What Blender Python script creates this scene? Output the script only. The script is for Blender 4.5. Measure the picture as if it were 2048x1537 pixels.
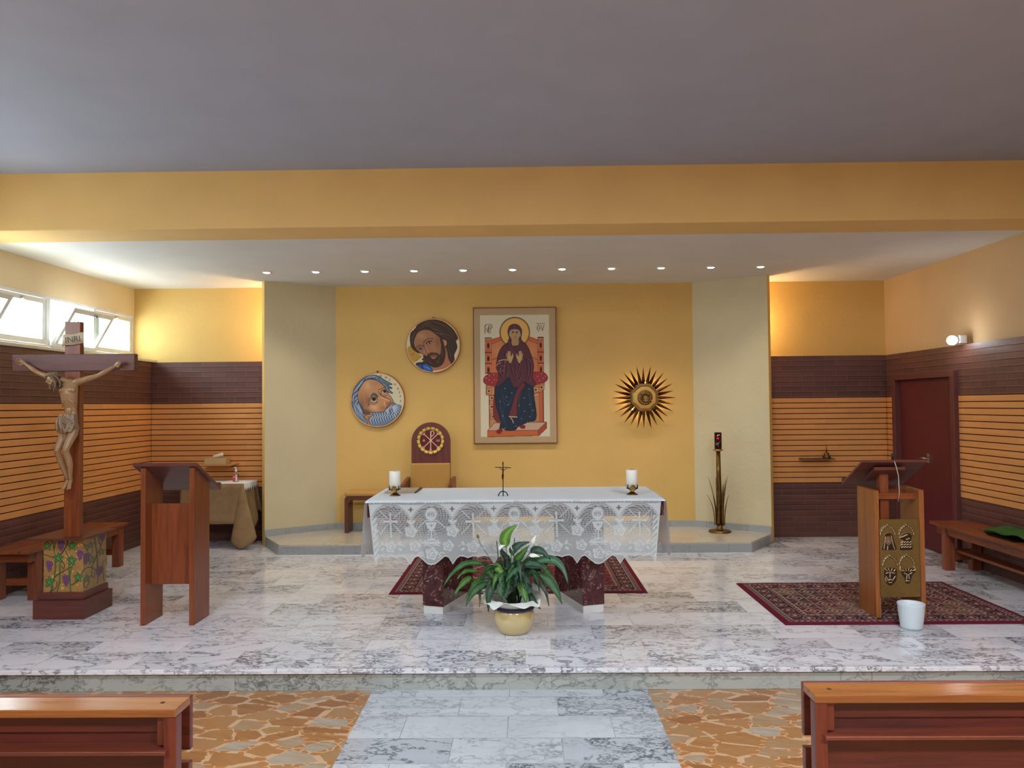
import bpy, bmesh, math, random
import numpy as np
from mathutils import Vector, Matrix
random.seed(7); rng = np.random.RandomState(7)
for o in list(bpy.data.objects): bpy.data.objects.remove(o, do_unlink=True)
S = bpy.context.scene
C = S.collection
PI = math.pi

# ------------------------------------------------------------------ camera
F_PX, YAW, PITCH, ROLL = 1538.0, .0141, .0272, -.0093
fwd = Vector((-math.sin(YAW)*math.cos(PITCH), math.cos(YAW)*math.cos(PITCH), math.sin(PITCH)))
rt = Vector((math.cos(YAW), math.sin(YAW), 0)); up = rt.cross(fwd)
r2 = rt*math.cos(ROLL)+up*math.sin(ROLL); u2 = -rt*math.sin(ROLL)+up*math.cos(ROLL)
cam = bpy.data.cameras.new('camera'); co = bpy.data.objects.new('camera', cam); C.objects.link(co)
m = Matrix.Identity(4)
for i in range(3): m[i][0] = r2[i]; m[i][1] = u2[i]; m[i][2] = -fwd[i]
m[2][3] = 1.62
co.matrix_world = m
cam.sensor_width = 36; cam.lens = 36*F_PX/2048; cam.clip_start = .05
S.camera = co
S.view_settings.view_transform = 'Standard'; S.view_settings.look = 'None'
S.view_settings.gamma = 1; S.view_settings.use_curve_mapping = False
S.view_settings.exposure = 0.8

# ------------------------------------------------------------------ world and lights
w = bpy.data.worlds.new('world'); S.world = w; w.use_nodes = True
bg = w.node_tree.nodes['Background']
bg.inputs[0].default_value = (.86, .93, 1, 1); bg.inputs[1].default_value = 11.5

def lamp(name, typ, loc, energy, col, rot=None, **k):
    l = bpy.data.lights.new(name, typ); l.energy = energy; l.color = col
    for a, v in k.items(): setattr(l, a, v)
    o = bpy.data.objects.new(name, l); C.objects.link(o); o.location = loc
    if rot: o.rotation_euler = rot
    return o
ADDED_NAVE_LIGHTS = [(-2.3, 2.6, 44), (2.1, 2.6, 56), (-2.3, -.6, 90), (2.1, -.6, 160)]  # unseen lamps added above the frame to light floor, altar and beam
for x, y, e in ADDED_NAVE_LIGHTS:
    lamp('added_nave_light', 'AREA', (x, y, 3.5), e, (.70, .84, 1) if y > 0 else (.94, .94, .97), shape='RECTANGLE', size=1.2, size_y=.5)
for y0, y1 in ((6.8, 9.45), (.3, 6.3)):          # daylight portals in the window band
    lamp('window_daylight', 'AREA', (-4.9, (y0+y1)/2, 2.51), 1, (1, 1, 1), rot=(0, -PI/2, 0), shape='RECTANGLE', size=.56, size_y=y1-y0)
    bpy.context.scene.objects[-1].data.cycles.is_portal = True if hasattr(bpy.context.scene.objects[-1].data, 'cycles') else False

# ------------------------------------------------------------------ helpers
def lin(c):
    return tuple(((v/255)/12.92 if v/255 <= .04045 else ((v/255+.055)/1.055)**2.4) for v in c[:3])
def rgba(c): return (*lin(c), 1)

def tag(o, label=None, cat=None, group=None, kind=None):
    if label: o['label'] = label
    if cat: o['category'] = cat
    if group: o['group'] = group
    if kind: o['kind'] = kind
    return o
def empty(name, loc=(0, 0, 0), label=None, cat=None, group=None, rz=0):
    o = bpy.data.objects.new(name, None); C.objects.link(o); o.location = loc; o.rotation_euler = (0, 0, rz)
    o.empty_display_size = .1
    return tag(o, label, cat, group)

class MB:
    def __init__(s): s.v = []; s.f = []; s.sm = []
    def add(s, vs, fs, smooth=False):
        n = len(s.v); s.v += [tuple(p) for p in vs]; s.f += [[i+n for i in f] for f in fs]; s.sm += [smooth]*len(fs); return s
    def box(s, x0, x1, y0, y1, z0, z1, rot=None, piv=None):
        vs = [Vector((x, y, z)) for z in (z0, z1) for y in (y0, y1) for x in (x0, x1)]
        if rot is not None:
            p = Vector(piv if piv else ((x0+x1)/2, (y0+y1)/2, (z0+z1)/2)); R = Matrix.Rotation(rot[1], 3, rot[0])
            vs = [R @ (v-p)+p for v in vs]
        return s.add(vs, [(0, 2, 3, 1), (4, 5, 7, 6), (0, 1, 5, 4), (2, 6, 7, 3), (0, 4, 6, 2), (1, 3, 7, 5)])
    def prism(s, pts, z0, z1):
        n = len(pts); vs = [(x, y, z0) for x, y in pts]+[(x, y, z1) for x, y in pts]
        fs = [list(range(n))[::-1], list(range(n, 2*n))]+[(i, (i+1) % n, (i+1) % n+n, i+n) for i in range(n)]
        return s.add(vs, fs)
    def prismT(s, pts, a0, a1, axis='y'):      # outline in two axes extruded along the third
        n = len(pts)
        mk = {'y': lambda p, a: (p[0], a, p[1]), 'x': lambda p, a: (a, p[0], p[1])}[axis]
        vs = [mk(p, a0) for p in pts]+[mk(p, a1) for p in pts]
        fs = [list(range(n)), list(range(n, 2*n))[::-1]]+[(i, i+n, (i+1) % n+n, (i+1) % n) for i in range(n)]
        return s.add(vs, fs)
    def lathe(s, prof, c=(0, 0, 0), n=32, caps=True):
        vs = []; fs = []
        for r, z in prof:
            for k in range(n):
                a = 2*PI*k/n; vs.append((c[0]+r*math.cos(a), c[1]+r*math.sin(a), c[2]+z))
        for i in range(len(prof)-1):
            for k in range(n):
                k2 = (k+1) % n; fs.append((i*n+k, i*n+k2, (i+1)*n+k2, (i+1)*n+k))
        if caps:
            fs.append(tuple(range(n))[::-1]); fs.append(tuple((len(prof)-1)*n+k for k in range(n)))
        return s.add(vs, fs, True)
    def loft(s, secs, n=14):                    # secs: (centre, tangent, radius_a, radius_b, side vector)
        vs = []; fs = []
        for c, t, ra, rb, side in secs:
            c = Vector(c); t = Vector(t).normalized(); sd = Vector(side); sd = (sd-t*sd.dot(t)).normalized(); nn = t.cross(sd)
            for k in range(n):
                a = 2*PI*k/n; vs.append(c+sd*ra*math.cos(a)+nn*rb*math.sin(a))
        for i in range(len(secs)-1):
            for k in range(n):
                k2 = (k+1) % n; fs.append((i*n+k, i*n+k2, (i+1)*n+k2, (i+1)*n+k))
        fs.append(tuple(range(n))[::-1]); fs.append(tuple((len(secs)-1)*n+k for k in range(n)))
        return s.add(vs, fs, True)
    def tube(s, pts, r, n=10, side=(0, 1, .01)):
        pts = [Vector(p) for p in pts]; rs = r if isinstance(r, (list, tuple)) else [r]*len(pts); secs = []
        for i, p in enumerate(pts):
            t = pts[min(i+1, len(pts)-1)]-pts[max(i-1, 0)]
            q = rs[i]; ra, rb = q if isinstance(q, tuple) else (q, q)
            secs.append((p, t, ra, rb, side if abs(t.normalized().dot(Vector(side).normalized())) < .95 else (1, 0, 0)))
        return s.loft(secs, n)
    def ball(s, c, r, n=12, sc=(1, 1, 1)):
        vs = []; fs = []; m_ = n//2+1
        for i in range(m_):
            ph = PI*i/(m_-1)
            for k in range(n):
                a = 2*PI*k/n
                rr = max(math.sin(ph), 1e-3)
                vs.append((c[0]+sc[0]*r*rr*math.cos(a), c[1]+sc[1]*r*rr*math.sin(a), c[2]+sc[2]*r*math.cos(ph)))
        for i in range(m_-1):
            for k in range(n):
                k2 = (k+1) % n; fs.append((i*n+k, (i+1)*n+k, (i+1)*n+k2, i*n+k2))
        return s.add(vs, fs, True)
    def build(s, name, mat, parent=None, bevel=0, loc=None, seg=2):
        me = bpy.data.meshes.new(name); me.from_pydata(s.v, [], s.f)
        me.polygons.foreach_set('use_smooth', s.sm); me.update()
        bm = bmesh.new(); bm.from_mesh(me); bmesh.ops.recalc_face_normals(bm, faces=bm.faces); bm.to_mesh(me); bm.free()
        me.materials.append(mat)
        o = bpy.data.objects.new(name, me); C.objects.link(o)
        if parent: o.parent = parent; o.matrix_parent_inverse = parent_inv(parent)
        if bevel:
            b = o.modifiers.new('bevel', 'BEVEL'); b.width = bevel; b.segments = seg; b.limit_method = 'ANGLE'; b.angle_limit = .6
        return o
def parent_inv(p):
    M = Matrix.Identity(4); chain = []
    while p: chain.append(p); p = p.parent
    for q in reversed(chain):
        M = M @ q.matrix_parent_inverse @ (Matrix.Translation(q.location) @ q.rotation_euler.to_matrix().to_4x4())
    return M.inverted()
def crv(pts, k=8, closed=False):
    p = np.array(pts, float); n = len(p); out = []
    rngi = range(n) if closed else range(n-1)
    for i in rngi:
        if closed: a, b, c, d = p[(i-1) % n], p[i], p[(i+1) % n], p[(i+2) % n]
        else: a, b, c, d = p[max(i-1, 0)], p[i], p[i+1], p[min(i+2, n-1)]
        for j in range(k):
            t = j/k; out.append(.5*((2*b)+(-a+c)*t+(2*a-5*b+4*c-d)*t*t+(-a+3*b-3*c+d)*t**3))
    if not closed: out.append(p[-1])
    return np.array(out)

# ------------------------------------------------------------------ materials
class NT:
    def __init__(s, name, rough=.5, spec=.5, metal=0, base=(128, 128, 128)):
        s.m = bpy.data.materials.new(name); s.m.use_nodes = True; s.t = s.m.node_tree; s.p = s.t.nodes['Principled BSDF']
        s.p.inputs['Base Color'].default_value = rgba(base); s.p.inputs['Roughness'].default_value = rough
        s.p.inputs['Specular IOR Level'].default_value = spec; s.p.inputs['Metallic'].default_value = metal
    def n(s, typ, ins=None, **k):
        nd = s.t.nodes.new('ShaderNode'+typ)
        for a, v in k.items(): setattr(nd, a, v)
        for a, v in (ins or {}).items(): s.set(nd, a, v)
        return nd
    def set(s, nd, a, v):
        i = nd.inputs[a]
        if hasattr(v, 'is_linked') or isinstance(v, bpy.types.NodeSocket): s.t.links.new(v, i)
        else: i.default_value = v
    def math(s, op, a, b=0, c=0, clamp=False):
        nd = s.n('Math', operation=op, use_clamp=clamp)
        s.set(nd, 0, a); s.set(nd, 1, b); s.set(nd, 2, c); return nd.outputs[0]
    def mix(s, f, a, b):
        nd = s.n('Mix', data_type='RGBA'); s.set(nd, 0, f); s.set(nd, 6, a); s.set(nd, 7, b); return nd.outputs[2]
    def ramp(s, f, stops, interp='LINEAR'):
        nd = s.n('ValToRGB'); r = nd.color_ramp; r.interpolation = interp; s.set(nd, 0, f)
        while len(r.elements) < len(stops): r.elements.new(.5)
        for e, (p, c) in zip(r.elements, stops): e.position = p; e.color = c if len(c) == 4 else (*c, 1)
        return nd.outputs[0]
    def noise(s, vec, scale, detail=3, rough=.5, dist=0, w=None):
        nd = s.n('TexNoise', {'Scale': scale, 'Detail': detail, 'Roughness': rough, 'Distortion': dist}, noise_dimensions='4D' if w is not None else '3D')
        s.set(nd, 'Vector', vec)
        if w is not None: s.set(nd, 'W', w)
        return nd.outputs[0]
    def bump(s, h, strength=.3, dist=.01):
        nd = s.n('Bump', {'Strength': strength, 'Distance': dist}); s.set(nd, 'Height', h); s.t.links.new(nd.outputs[0], s.p.inputs['Normal'])
    def color(s, c): s.set(s.p, 'Base Color', c)
    def obj(s): return s.n('TexCoord').outputs['Object']
    def mapv(s, v, scale=(1, 1, 1), rot=(0, 0, 0), loc=(0, 0, 0)):
        nd = s.n('Mapping'); s.set(nd, 'Vector', v); nd.inputs['Scale'].default_value = scale; nd.inputs['Rotation'].default_value = rot; nd.inputs['Location'].default_value = loc
        return nd.outputs[0]

def plain(name, c, rough=.5, spec=.5, metal=0, var=.06, sc=8):
    t = NT(name, rough, spec, metal, c)
    if var:
        f = t.noise(t.obj(), sc, 3); c2 = tuple(v*(1-var*2.2) for v in c)
        t.color(t.mix(f, rgba(c), rgba(c2)))
    return t.m
def plaster(name, c, rough=.85, bs=.25, sc=14):
    t = NT(name, rough, .2, 0, c); v = t.obj()
    t.color(t.mix(t.noise(v, 2.5, 3), rgba(c), rgba(tuple(x*.93 for x in c))))
    h = t.noise(v, sc, 5, .6, .6); t.bump(h, bs, .012); return t.m
def wood(name, c1, c2, rough=.35, axis='z', sc=1.0, spec=.5, grain=1.0):
    t = NT(name, rough, spec); v = t.obj()
    s = {'z': (14, 14, .9), 'x': (.9, 14, 14), 'y': (14, .9, 14)}[axis]
    v = t.mapv(v, tuple(a*sc for a in s))
    f = t.noise(v, 1.6, 6, .62, 1.2); g = t.noise(v, 7, 4, .6)
    f2 = t.math('ADD', t.math('MULTIPLY', f, .75), t.math('MULTIPLY', g, .25*grain))
    t.color(t.ramp(f2, [(.32, rgba(c2)), (.52, rgba(c1)), (.72, rgba(tuple(min(255, x*1.12) for x in c1)))]))
    t.bump(g, .06, .002); return t.m
def metalm(name, c, rough=.3, var=.15, bump=0):
    t = NT(name, rough, .5, 1, c); v = t.obj(); f = t.noise(v, 22, 4)
    t.color(t.mix(f, rgba(c), rgba(tuple(x*(1-var*2) for x in c))))
    if bump: t.bump(t.noise(v, 60, 3), bump, .004)
    return t.m

def marble(name, plane='xy', bw=.57, rh=.285, off=(0, 0), light=(226, 226, 231), dark=(98, 99, 108), rough=.08, tint=.5, mortar=.0022, uni=0, vein=1.0):
    t = NT(name, rough, .5); v = t.obj()
    sp = t.n('SeparateXYZ'); t.set(sp, 0, v)
    a, b = {'xy': (0, 1), 'xz': (0, 2), 'yz': (1, 2)}[plane]
    cb = t.n('CombineXYZ'); t.set(cb, 0, t.math('ADD', sp.outputs[a], off[0])); t.set(cb, 1, t.math('ADD', t.math('ADD', sp.outputs[b], off[1]), t.math('MULTIPLY', sp.outputs[2], -1.0 if plane == 'xy' else 0.0)))
    br = t.n('TexBrick', {'Color1': (0, 0, 0, 1), 'Color2': (1, 1, 1, 1), 'Mortar': (.5, .5, .5, 1), 'Scale': 1, 'Mortar Size': mortar, 'Mortar Smooth': .05, 'Bias': 0, 'Brick Width': bw, 'Row Height': rh}, offset=.5)
    t.set(br, 'Vector', cb.outputs[0])
    r = t.math('MULTIPLY', t.n('SeparateColor', {0: br.outputs['Color']}).outputs[0], 1.0)
    W = t.math('MULTIPLY', r, 37.7)
    mv = t.mapv(cb.outputs[0], (1, 1.9, 1), (0, 0, .35))
    warp = t.n('TexNoise', {'Scale': 3.0, 'Detail': 4}, noise_dimensions='4D'); t.set(warp, 'Vector', mv); t.set(warp, 'W', W)
    wv = t.n('VectorMath', operation='MULTIPLY_ADD'); t.set(wv, 0, warp.outputs['Color']); wv.inputs[1].default_value = (.3, .3, .3); t.set(wv, 2, mv)
    n1 = t.noise(wv.outputs[0], 3.0, 6, .6, 0, W); n2 = t.noise(wv.outputs[0], 9.5, 5, .6, 0, W); n3 = t.noise(mv, 1.4, 3, .5, .5, W)
    def ridge(n, wd): return t.math('SUBTRACT', 1, t.math('DIVIDE', t.math('ABSOLUTE', t.math('SUBTRACT', n, .5)), wd, clamp=True), clamp=True)
    v1 = ridge(n1, .020); v2 = t.math('MULTIPLY', ridge(n2, .034), t.ramp(n3, [(.42, (0, 0, 0)), (.6, (1, 1, 1))]))
    patch = t.math('MULTIPLY', t.ramp(n1, [(.5, (0, 0, 0)), (.62, (1, 1, 1))]), t.ramp(n3, [(.45, (0, 0, 0)), (.62, (1, 1, 1))]))
    veinf = t.math('ADD', t.math('MULTIPLY', v1, .85*vein), t.math('ADD', t.math('MULTIPLY', v2, .9*vein), t.math('MULTIPLY', patch, .42)), clamp=True)
    amt = t.math('MULTIPLY', veinf, t.math('ADD', .18+uni, t.math('MULTIPLY', r, 1.05*(1-uni*1.4))), clamp=True)
    base = t.mix(t.math('MULTIPLY', t.math('POWER', r, 2.2), tint), rgba(light), rgba(tuple((l+d)/2 for l, d in zip(light, dark))))
    cl = t.mix(amt, base, rgba(dark))
    cl = t.mix(t.math('MULTIPLY', br.outputs['Fac'], .42), cl, rgba((92, 88, 82)))
    t.color(cl); return t.m

def crazy(name):
    t = NT(name, .3, .5); v = t.mapv(t.obj(), (1, 1.4, 1), (0, 0, .5))
    nz = t.n('TexNoise', {'Scale': 2.2, 'Detail': 2}); t.set(nz, 'Vector', v)
    wv = t.n('VectorMath', operation='MULTIPLY_ADD'); t.set(wv, 0, nz.outputs['Color']); wv.inputs[1].default_value = (.05, .05, 0); t.set(wv, 2, v)
    vo = t.n('TexVoronoi', {'Scale': 5.6, 'Randomness': 1}, voronoi_dimensions='2D', feature='F1'); t.set(vo, 'Vector', wv.outputs[0])
    ve = t.n('TexVoronoi', {'Scale': 5.6, 'Randomness': 1}, voronoi_dimensions='2D', feature='DISTANCE_TO_EDGE'); t.set(ve, 'Vector', wv.outputs[0])
    vs = t.n('TexVoronoi', {'Scale': 17, 'Randomness': 1}, voronoi_dimensions='2D', feature='DISTANCE_TO_EDGE'); t.set(vs, 'Vector', wv.outputs[0])
    vc = t.n('TexVoronoi', {'Scale': 17, 'Randomness': 1}, voronoi_dimensions='2D', feature='F1'); t.set(vc, 'Vector', wv.outputs[0])
    st = t.mapv(v, (1, 6, 1), (0, 0, .4)); n = t.noise(st, 5, 5, .6, 1.2)
    r = t.n('SeparateColor', {0: vo.outputs['Color']}).outputs[0]
    f = t.math('ADD', t.math('MULTIPLY', r, .55), t.math('MULTIPLY', n, .5))
    stone = t.ramp(f, [(.25, rgba((132, 84, 46))), (.45, rgba((154, 106, 62))), (.62, rgba((148, 114, 78))), (.85, rgba((156, 150, 136)))])
    grout = rgba((184, 150, 116))
    chip = t.math('GREATER_THAN', vs.outputs[0], .09)
    chipc = t.mix(t.math('MULTIPLY', chip, t.math('GREATER_THAN', t.n('SeparateColor', {0: vc.outputs['Color']}).outputs[1], .35)), grout, rgba((160, 104, 56)))
    edge = t.math('LESS_THAN', ve.outputs[0], t.math('ADD', .0, t.math('MULTIPLY', t.noise(v, 3, 1), .19)))
    t.color(t.mix(edge, stone, chipc)); return t.m

def brickpaint(name, c, joint, plane='xz', rough=.6, rh=.0625, bw=.27, js=.35, v=.1, bias=.6):
    t = NT(name, rough, .35); sp = t.n('SeparateXYZ'); t.set(sp, 0, t.obj())
    cb = t.n('CombineXYZ'); t.set(cb, 0, sp.outputs[0 if plane == 'xz' else 1]); t.set(cb, 1, sp.outputs[2])
    br = t.n('TexBrick', {'Color1': rgba(c), 'Color2': rgba(tuple(x*(1-v) for x in c)), 'Mortar': rgba(joint), 'Scale': 1, 'Mortar Size': .0022, 'Mortar Smooth': .2, 'Bias': 0, 'Brick Width': bw, 'Row Height': rh})
    t.set(br, 'Vector', cb.outputs[0])
    n = t.noise(t.obj(), 9, 4)
    t.color(t.mix(t.math('MULTIPLY', n, .22), br.outputs['Color'], rgba(tuple(x*.7 for x in c))))
    t.bump(t.math('SUBTRACT', t.noise(t.obj(), 40, 3), t.math('MULTIPLY', br.outputs['Fac'], .8)), .25, .004); return t.m

def vcol(name, rough=.5, metal=0, spec=.3, bump=0):
    t = NT(name, rough, spec, metal); a = t.n('VertexColor', layer_name='paint'); t.color(a.outputs[0])
    if bump: t.bump(t.noise(t.obj(), 60, 3), bump, .003)
    return t.m

M = {}
M['yellow'] = plaster('ochre_plaster', (222, 184, 112))
M['beamy'] = plaster('beam_plaster', (232, 192, 124), bs=.12)
M['cream'] = plaster('cream_plaster', (228, 210, 172), bs=.08)
M['tanw'] = plaster('tan_plaster', (208, 176, 132), bs=.08)
M['beige'] = plaster('beige_rough_plaster', (212, 200, 164), bs=.5, sc=9)
M['ceil'] = plaster('sanctuary_ceiling_paint', (222, 219, 212), bs=.03)
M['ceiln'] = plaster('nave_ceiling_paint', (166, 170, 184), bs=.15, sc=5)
M['marb'] = marble('veined_marble_tiles', off=(.14, .255), rh=.33, bw=.62)
M['marbn'] = marble('aisle_marble_tiles', off=(.10, .05), rh=.2855, bw=.57, light=(184, 187, 190), dark=(84, 88, 94))
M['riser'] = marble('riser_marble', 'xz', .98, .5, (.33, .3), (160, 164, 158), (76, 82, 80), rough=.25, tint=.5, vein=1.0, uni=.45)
M['lip'] = marble('lip_marble', 'xy', .62, 1, (0, .2), (222, 222, 226), (104, 106, 114), rough=.12, tint=.3, vein=1.3, uni=.4)
M['plat'] = marble('platform_marble', 'xy', .6, .6, (.1, .1), (200, 190, 172), (150, 146, 138), rough=.15, tint=.3, vein=.35)
M['grey'] = marble('grey_marble', 'xz', .42, 1, (.1, .3), (160, 164, 164), (118, 124, 126), rough=.3, tint=.3, vein=.6)
M['crazy'] = crazy('crazy_paving')
for p in ('xz', 'yz'):
    M['dark'+p] = brickpaint('dark_brown_brick', (104, 66, 58), (132, 92, 80), p, .48, v=.14)
    M['orange'+p] = brickpaint('orange_painted_brick', (224, 156, 90), (214, 146, 82), p, .6, v=.05)
M['groove'] = plain('dark_joint', (70, 30, 22), .8, .2)
M['white'] = plain('white_paint', (225, 225, 222), .4)
M['sill'] = plain('stone_sill', (214, 206, 186), .4)
M['doorred'] = plain('oxblood_door_paint', (98, 32, 34), .5, var=.08, sc=3)
M['doorframe'] = plain('oxblood_frame_paint', (104, 50, 46), .5, var=.1, sc=6)
M['mahog'] = wood('mahogany', (126, 64, 34), (94, 42, 23), .32, 'z')
M['mahogx'] = wood('mahogany_across', (126, 64, 34), (94, 42, 23), .3, 'x')
M['dmahog'] = wood('dark_mahogany', (96, 50, 42), (70, 34, 30), .35, 'x')
M['dmahogz'] = wood('dark_mahogany_upright', (104, 48, 40), (74, 34, 30), .35, 'z')
M['oak'] = wood('honey_wood', (148, 88, 42), (114, 62, 30), .4, 'z')
M['pewt'] = wood('pew_top_wood', (132, 80, 38), (102, 54, 26), .16, 'x', spec=.6)
M['pew'] = wood('pew_wood', (100, 44, 26), (68, 28, 20), .35, 'x', spec=.6)
M['pewd'] = wood('pew_wood_red', (84, 33, 24), (56, 20, 18), .42, 'x')
M['pewz'] = wood('pew_wood_upright', (98, 42, 28), (70, 28, 22), .3, 'z')
M['bench'] = wood('bench_wood', (136, 72, 42), (98, 46, 30), .35, 'y')
M['benchz'] = wood('bench_leg_wood', (136, 72, 46), (100, 46, 32), .35, 'z')
M['brass'] = metalm('brass', (196, 160, 92), .28)
M['oldbrass'] = metalm('aged_brass', (150, 116, 66), .38, .25)
M['bronze'] = metalm('dark_bronze', (110, 66, 44), .25, .25)
M['iron'] = metalm('dark_metal', (56, 50, 48), .4)
M['chrome'] = metalm('chrome', (200, 200, 200), .2, .05)
M['wax'] = plain('white_wax', (236, 234, 224), .45, var=.02)
M['linen'] = plain('white_linen', (226, 230, 234), .85, .2, var=.02)
M['scroll'] = plain('pale_scroll_wood', (206, 180, 146), .5)
M['folder'] = plain('beige_folder', (190, 172, 148), .6)
M['uphol'] = plain('mustard_upholstery', (196, 150, 82), .85, .2, sc=60)
M['tan'] = plain('tan_tablecloth', (160, 130, 92), .9, .2, sc=10, var=.12)
M['green'] = plain('green_velvet', (70, 112, 48), .95, .2, var=.1)
M['bucket'] = plain('white_plastic', (206, 216, 220), .4, var=.01)
M['potc'] = plain('cream_glaze', (206, 186, 134), .12, .6, var=.06, sc=5)
M['potb'] = plain('navy_glaze', (24, 24, 62), .12, .6)
M['black'] = plain('black_plastic', (26, 24, 24), .4)
M['card'] = plain('card_box', (198, 170, 122), .7)
M['tissue'] = plain('tissue_paper', (236, 234, 228), .9)
M['shelfw'] = wood('pale_shelf_wood', (190, 140, 84), (156, 104, 56), .5, 'x')
M['cable'] = plain('pale_cable', (196, 184, 170), .5)
M['soil'] = plain('dark_soil', (40, 30, 22), .9)
M['petal'] = plain('white_spathe', (232, 236, 222), .5, var=.03)
M['bud'] = plain('brown_bud', (110, 92, 52), .7)
M['stem'] = plain('dark_green_stem', (46, 66, 36), .5)
t = NT('wrapper_paper', .6, .3, 0, (224, 224, 216)); t.color(t.mix(t.noise(t.obj(), 9, 2), rgba((226, 226, 220)), rgba((206, 208, 200)))); M['wrap'] = t.m
t = NT('red_marble', .12, .5); v = t.mapv(t.obj(), (1, 1, 1)); n1 = t.noise(v, 9, 3, .55, 1.4); n2 = t.noise(v, 22, 3, .5, 1.0); n3 = t.noise(v, 5, 2)
r1 = t.math('SUBTRACT', 1, t.math('DIVIDE', t.math('ABSOLUTE', t.math('SUBTRACT', n1, .5)), .03, clamp=True), clamp=True)
r1 = t.math('MULTIPLY', r1, t.ramp(n2, [(.48, (0, 0, 0)), (.56, (1, 1, 1))]))
bs = t.ramp(n2, [(.35, rgba((48, 18, 22))), (.55, rgba((78, 34, 36))), (.7, rgba((64, 28, 30)))])
t.color(t.mix(t.math('MULTIPLY', r1, .75), bs, rgba((170, 146, 146)))); M['rosso'] = t.m
t = NT('leaf_green', .42, .4); a = t.n('VertexColor', layer_name='paint'); t.color(a.outputs[0])
t.bump(t.noise(t.obj(), 120, 2), .5, .004); M['leaf'] = t.m
t = NT('figure_wood', .28, .5); n = t.noise(t.mapv(t.obj(), (20, 20, 4)), 2, 4)
t.color(t.mix(n, rgba((170, 132, 92)), rgba((128, 94, 62)))); M['figure'] = t.m
t = NT('figure_cloth_wood', .32, .5); n = t.noise(t.mapv(t.obj(), (12, 12, 12)), 2, 4)
t.color(t.mix(n, rgba((140, 112, 80)), rgba((104, 80, 56)))); M['figcloth'] = t.m
t = NT('figure_hair_wood', .35, .5); t.color(t.mix(t.noise(t.obj(), 40, 3), rgba((112, 86, 58)), rgba((78, 58, 40)))); M['fighair'] = t.m
def emit(name, c, s):
    mm = bpy.data.materials.new(name); mm.use_nodes = True; nt = mm.node_tree; nt.nodes.remove(nt.nodes['Principled BSDF'])
    e = nt.nodes.new('ShaderNodeEmission'); e.inputs[0].default_value = (*c, 1); e.inputs[1].default_value = s
    nt.links.new(e.outputs[0], nt.nodes['Material Output'].inputs[0]); return mm
M['spotglow'] = emit('downlight_glow', (1, .97, .92), 9)
M['addedglow'] = emit('added_panel_glow', (.85, .92, 1), 5)
M['bulb'] = emit('wall_bulb_glow', (.93, .96, 1), 30)
M['warmglow'] = emit('warm_tube_glow', (1, .66, .3), 25)
M['redflame'] = emit('red_flame', (1, .06, .08), 14)
def glass(name, c=(255, 255, 255), a=.12, rough=.02):
    mm = bpy.data.materials.new(name); mm.use_nodes = True; nt = mm.node_tree; p = nt.nodes['Principled BSDF']; nt.nodes.remove(p)
    tr = nt.nodes.new('ShaderNodeBsdfTransparent'); tr.inputs[0].default_value = rgba(c)
    g = nt.nodes.new('ShaderNodeBsdfGlossy'); g.inputs['Roughness'].default_value = rough
    mx = nt.nodes.new('ShaderNodeMixShader'); mx.inputs[0].default_value = a
    nt.links.new(tr.outputs[0], mx.inputs[1]); nt.links.new(g.outputs[0], mx.inputs[2]); nt.links.new(mx.outputs[0], nt.nodes['Material Output'].inputs[0]); return mm
M['glass'] = glass('window_glass', (236, 246, 246), .10)
M['redglass'] = glass('red_glass', (168, 32, 44), .06)
M['clear'] = glass('clear_bottle', (225, 230, 235), .2)
def sheer(name, c, alpha, attr=False):
    mm = bpy.data.materials.new(name); mm.use_nodes = True; nt = mm.node_tree; p = nt.nodes['Principled BSDF']
    p.inputs['Base Color'].default_value = rgba(c); p.inputs['Roughness'].default_value = .9; p.inputs['Specular IOR Level'].default_value = .1
    tl = nt.nodes.new('ShaderNodeBsdfTranslucent'); tl.inputs[0].default_value = rgba(c)
    m0 = nt.nodes.new('ShaderNodeMixShader'); m0.inputs[0].default_value = .3
    nt.links.new(p.outputs[0], m0.inputs[1]); nt.links.new(tl.outputs[0], m0.inputs[2])
    tr = nt.nodes.new('ShaderNodeBsdfTransparent'); mx = nt.nodes.new('ShaderNodeMixShader'); mx.inputs[0].default_value = alpha
    if attr:
        a = nt.nodes.new('ShaderNodeVertexColor'); a.layer_name = 'paint'; sc = nt.nodes.new('ShaderNodeSeparateColor')
        nt.links.new(a.outputs[0], sc.inputs[0]); nt.links.new(sc.outputs[0], mx.inputs[0])
    nt.links.new(tr.outputs[0], mx.inputs[1]); nt.links.new(m0.outputs[0], mx.inputs[2]); nt.links.new(mx.outputs[0], nt.nodes['Material Output'].inputs[0]); return mm
M['lace'] = sheer('crochet_lace', (214, 220, 220), .6, True)
M['sheer'] = sheer('sheer_side_cloth', (216, 214, 216), .82)
M['paint'] = vcol('painted_board', .55)
M['rug'] = vcol('woven_rug', .95, spec=.1)
M['plaque'] = vcol('brass_relief', .42, .55, .5)
M['goldleaf'] = vcol('painted_gold_panel', .35, .15, .5)

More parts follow.
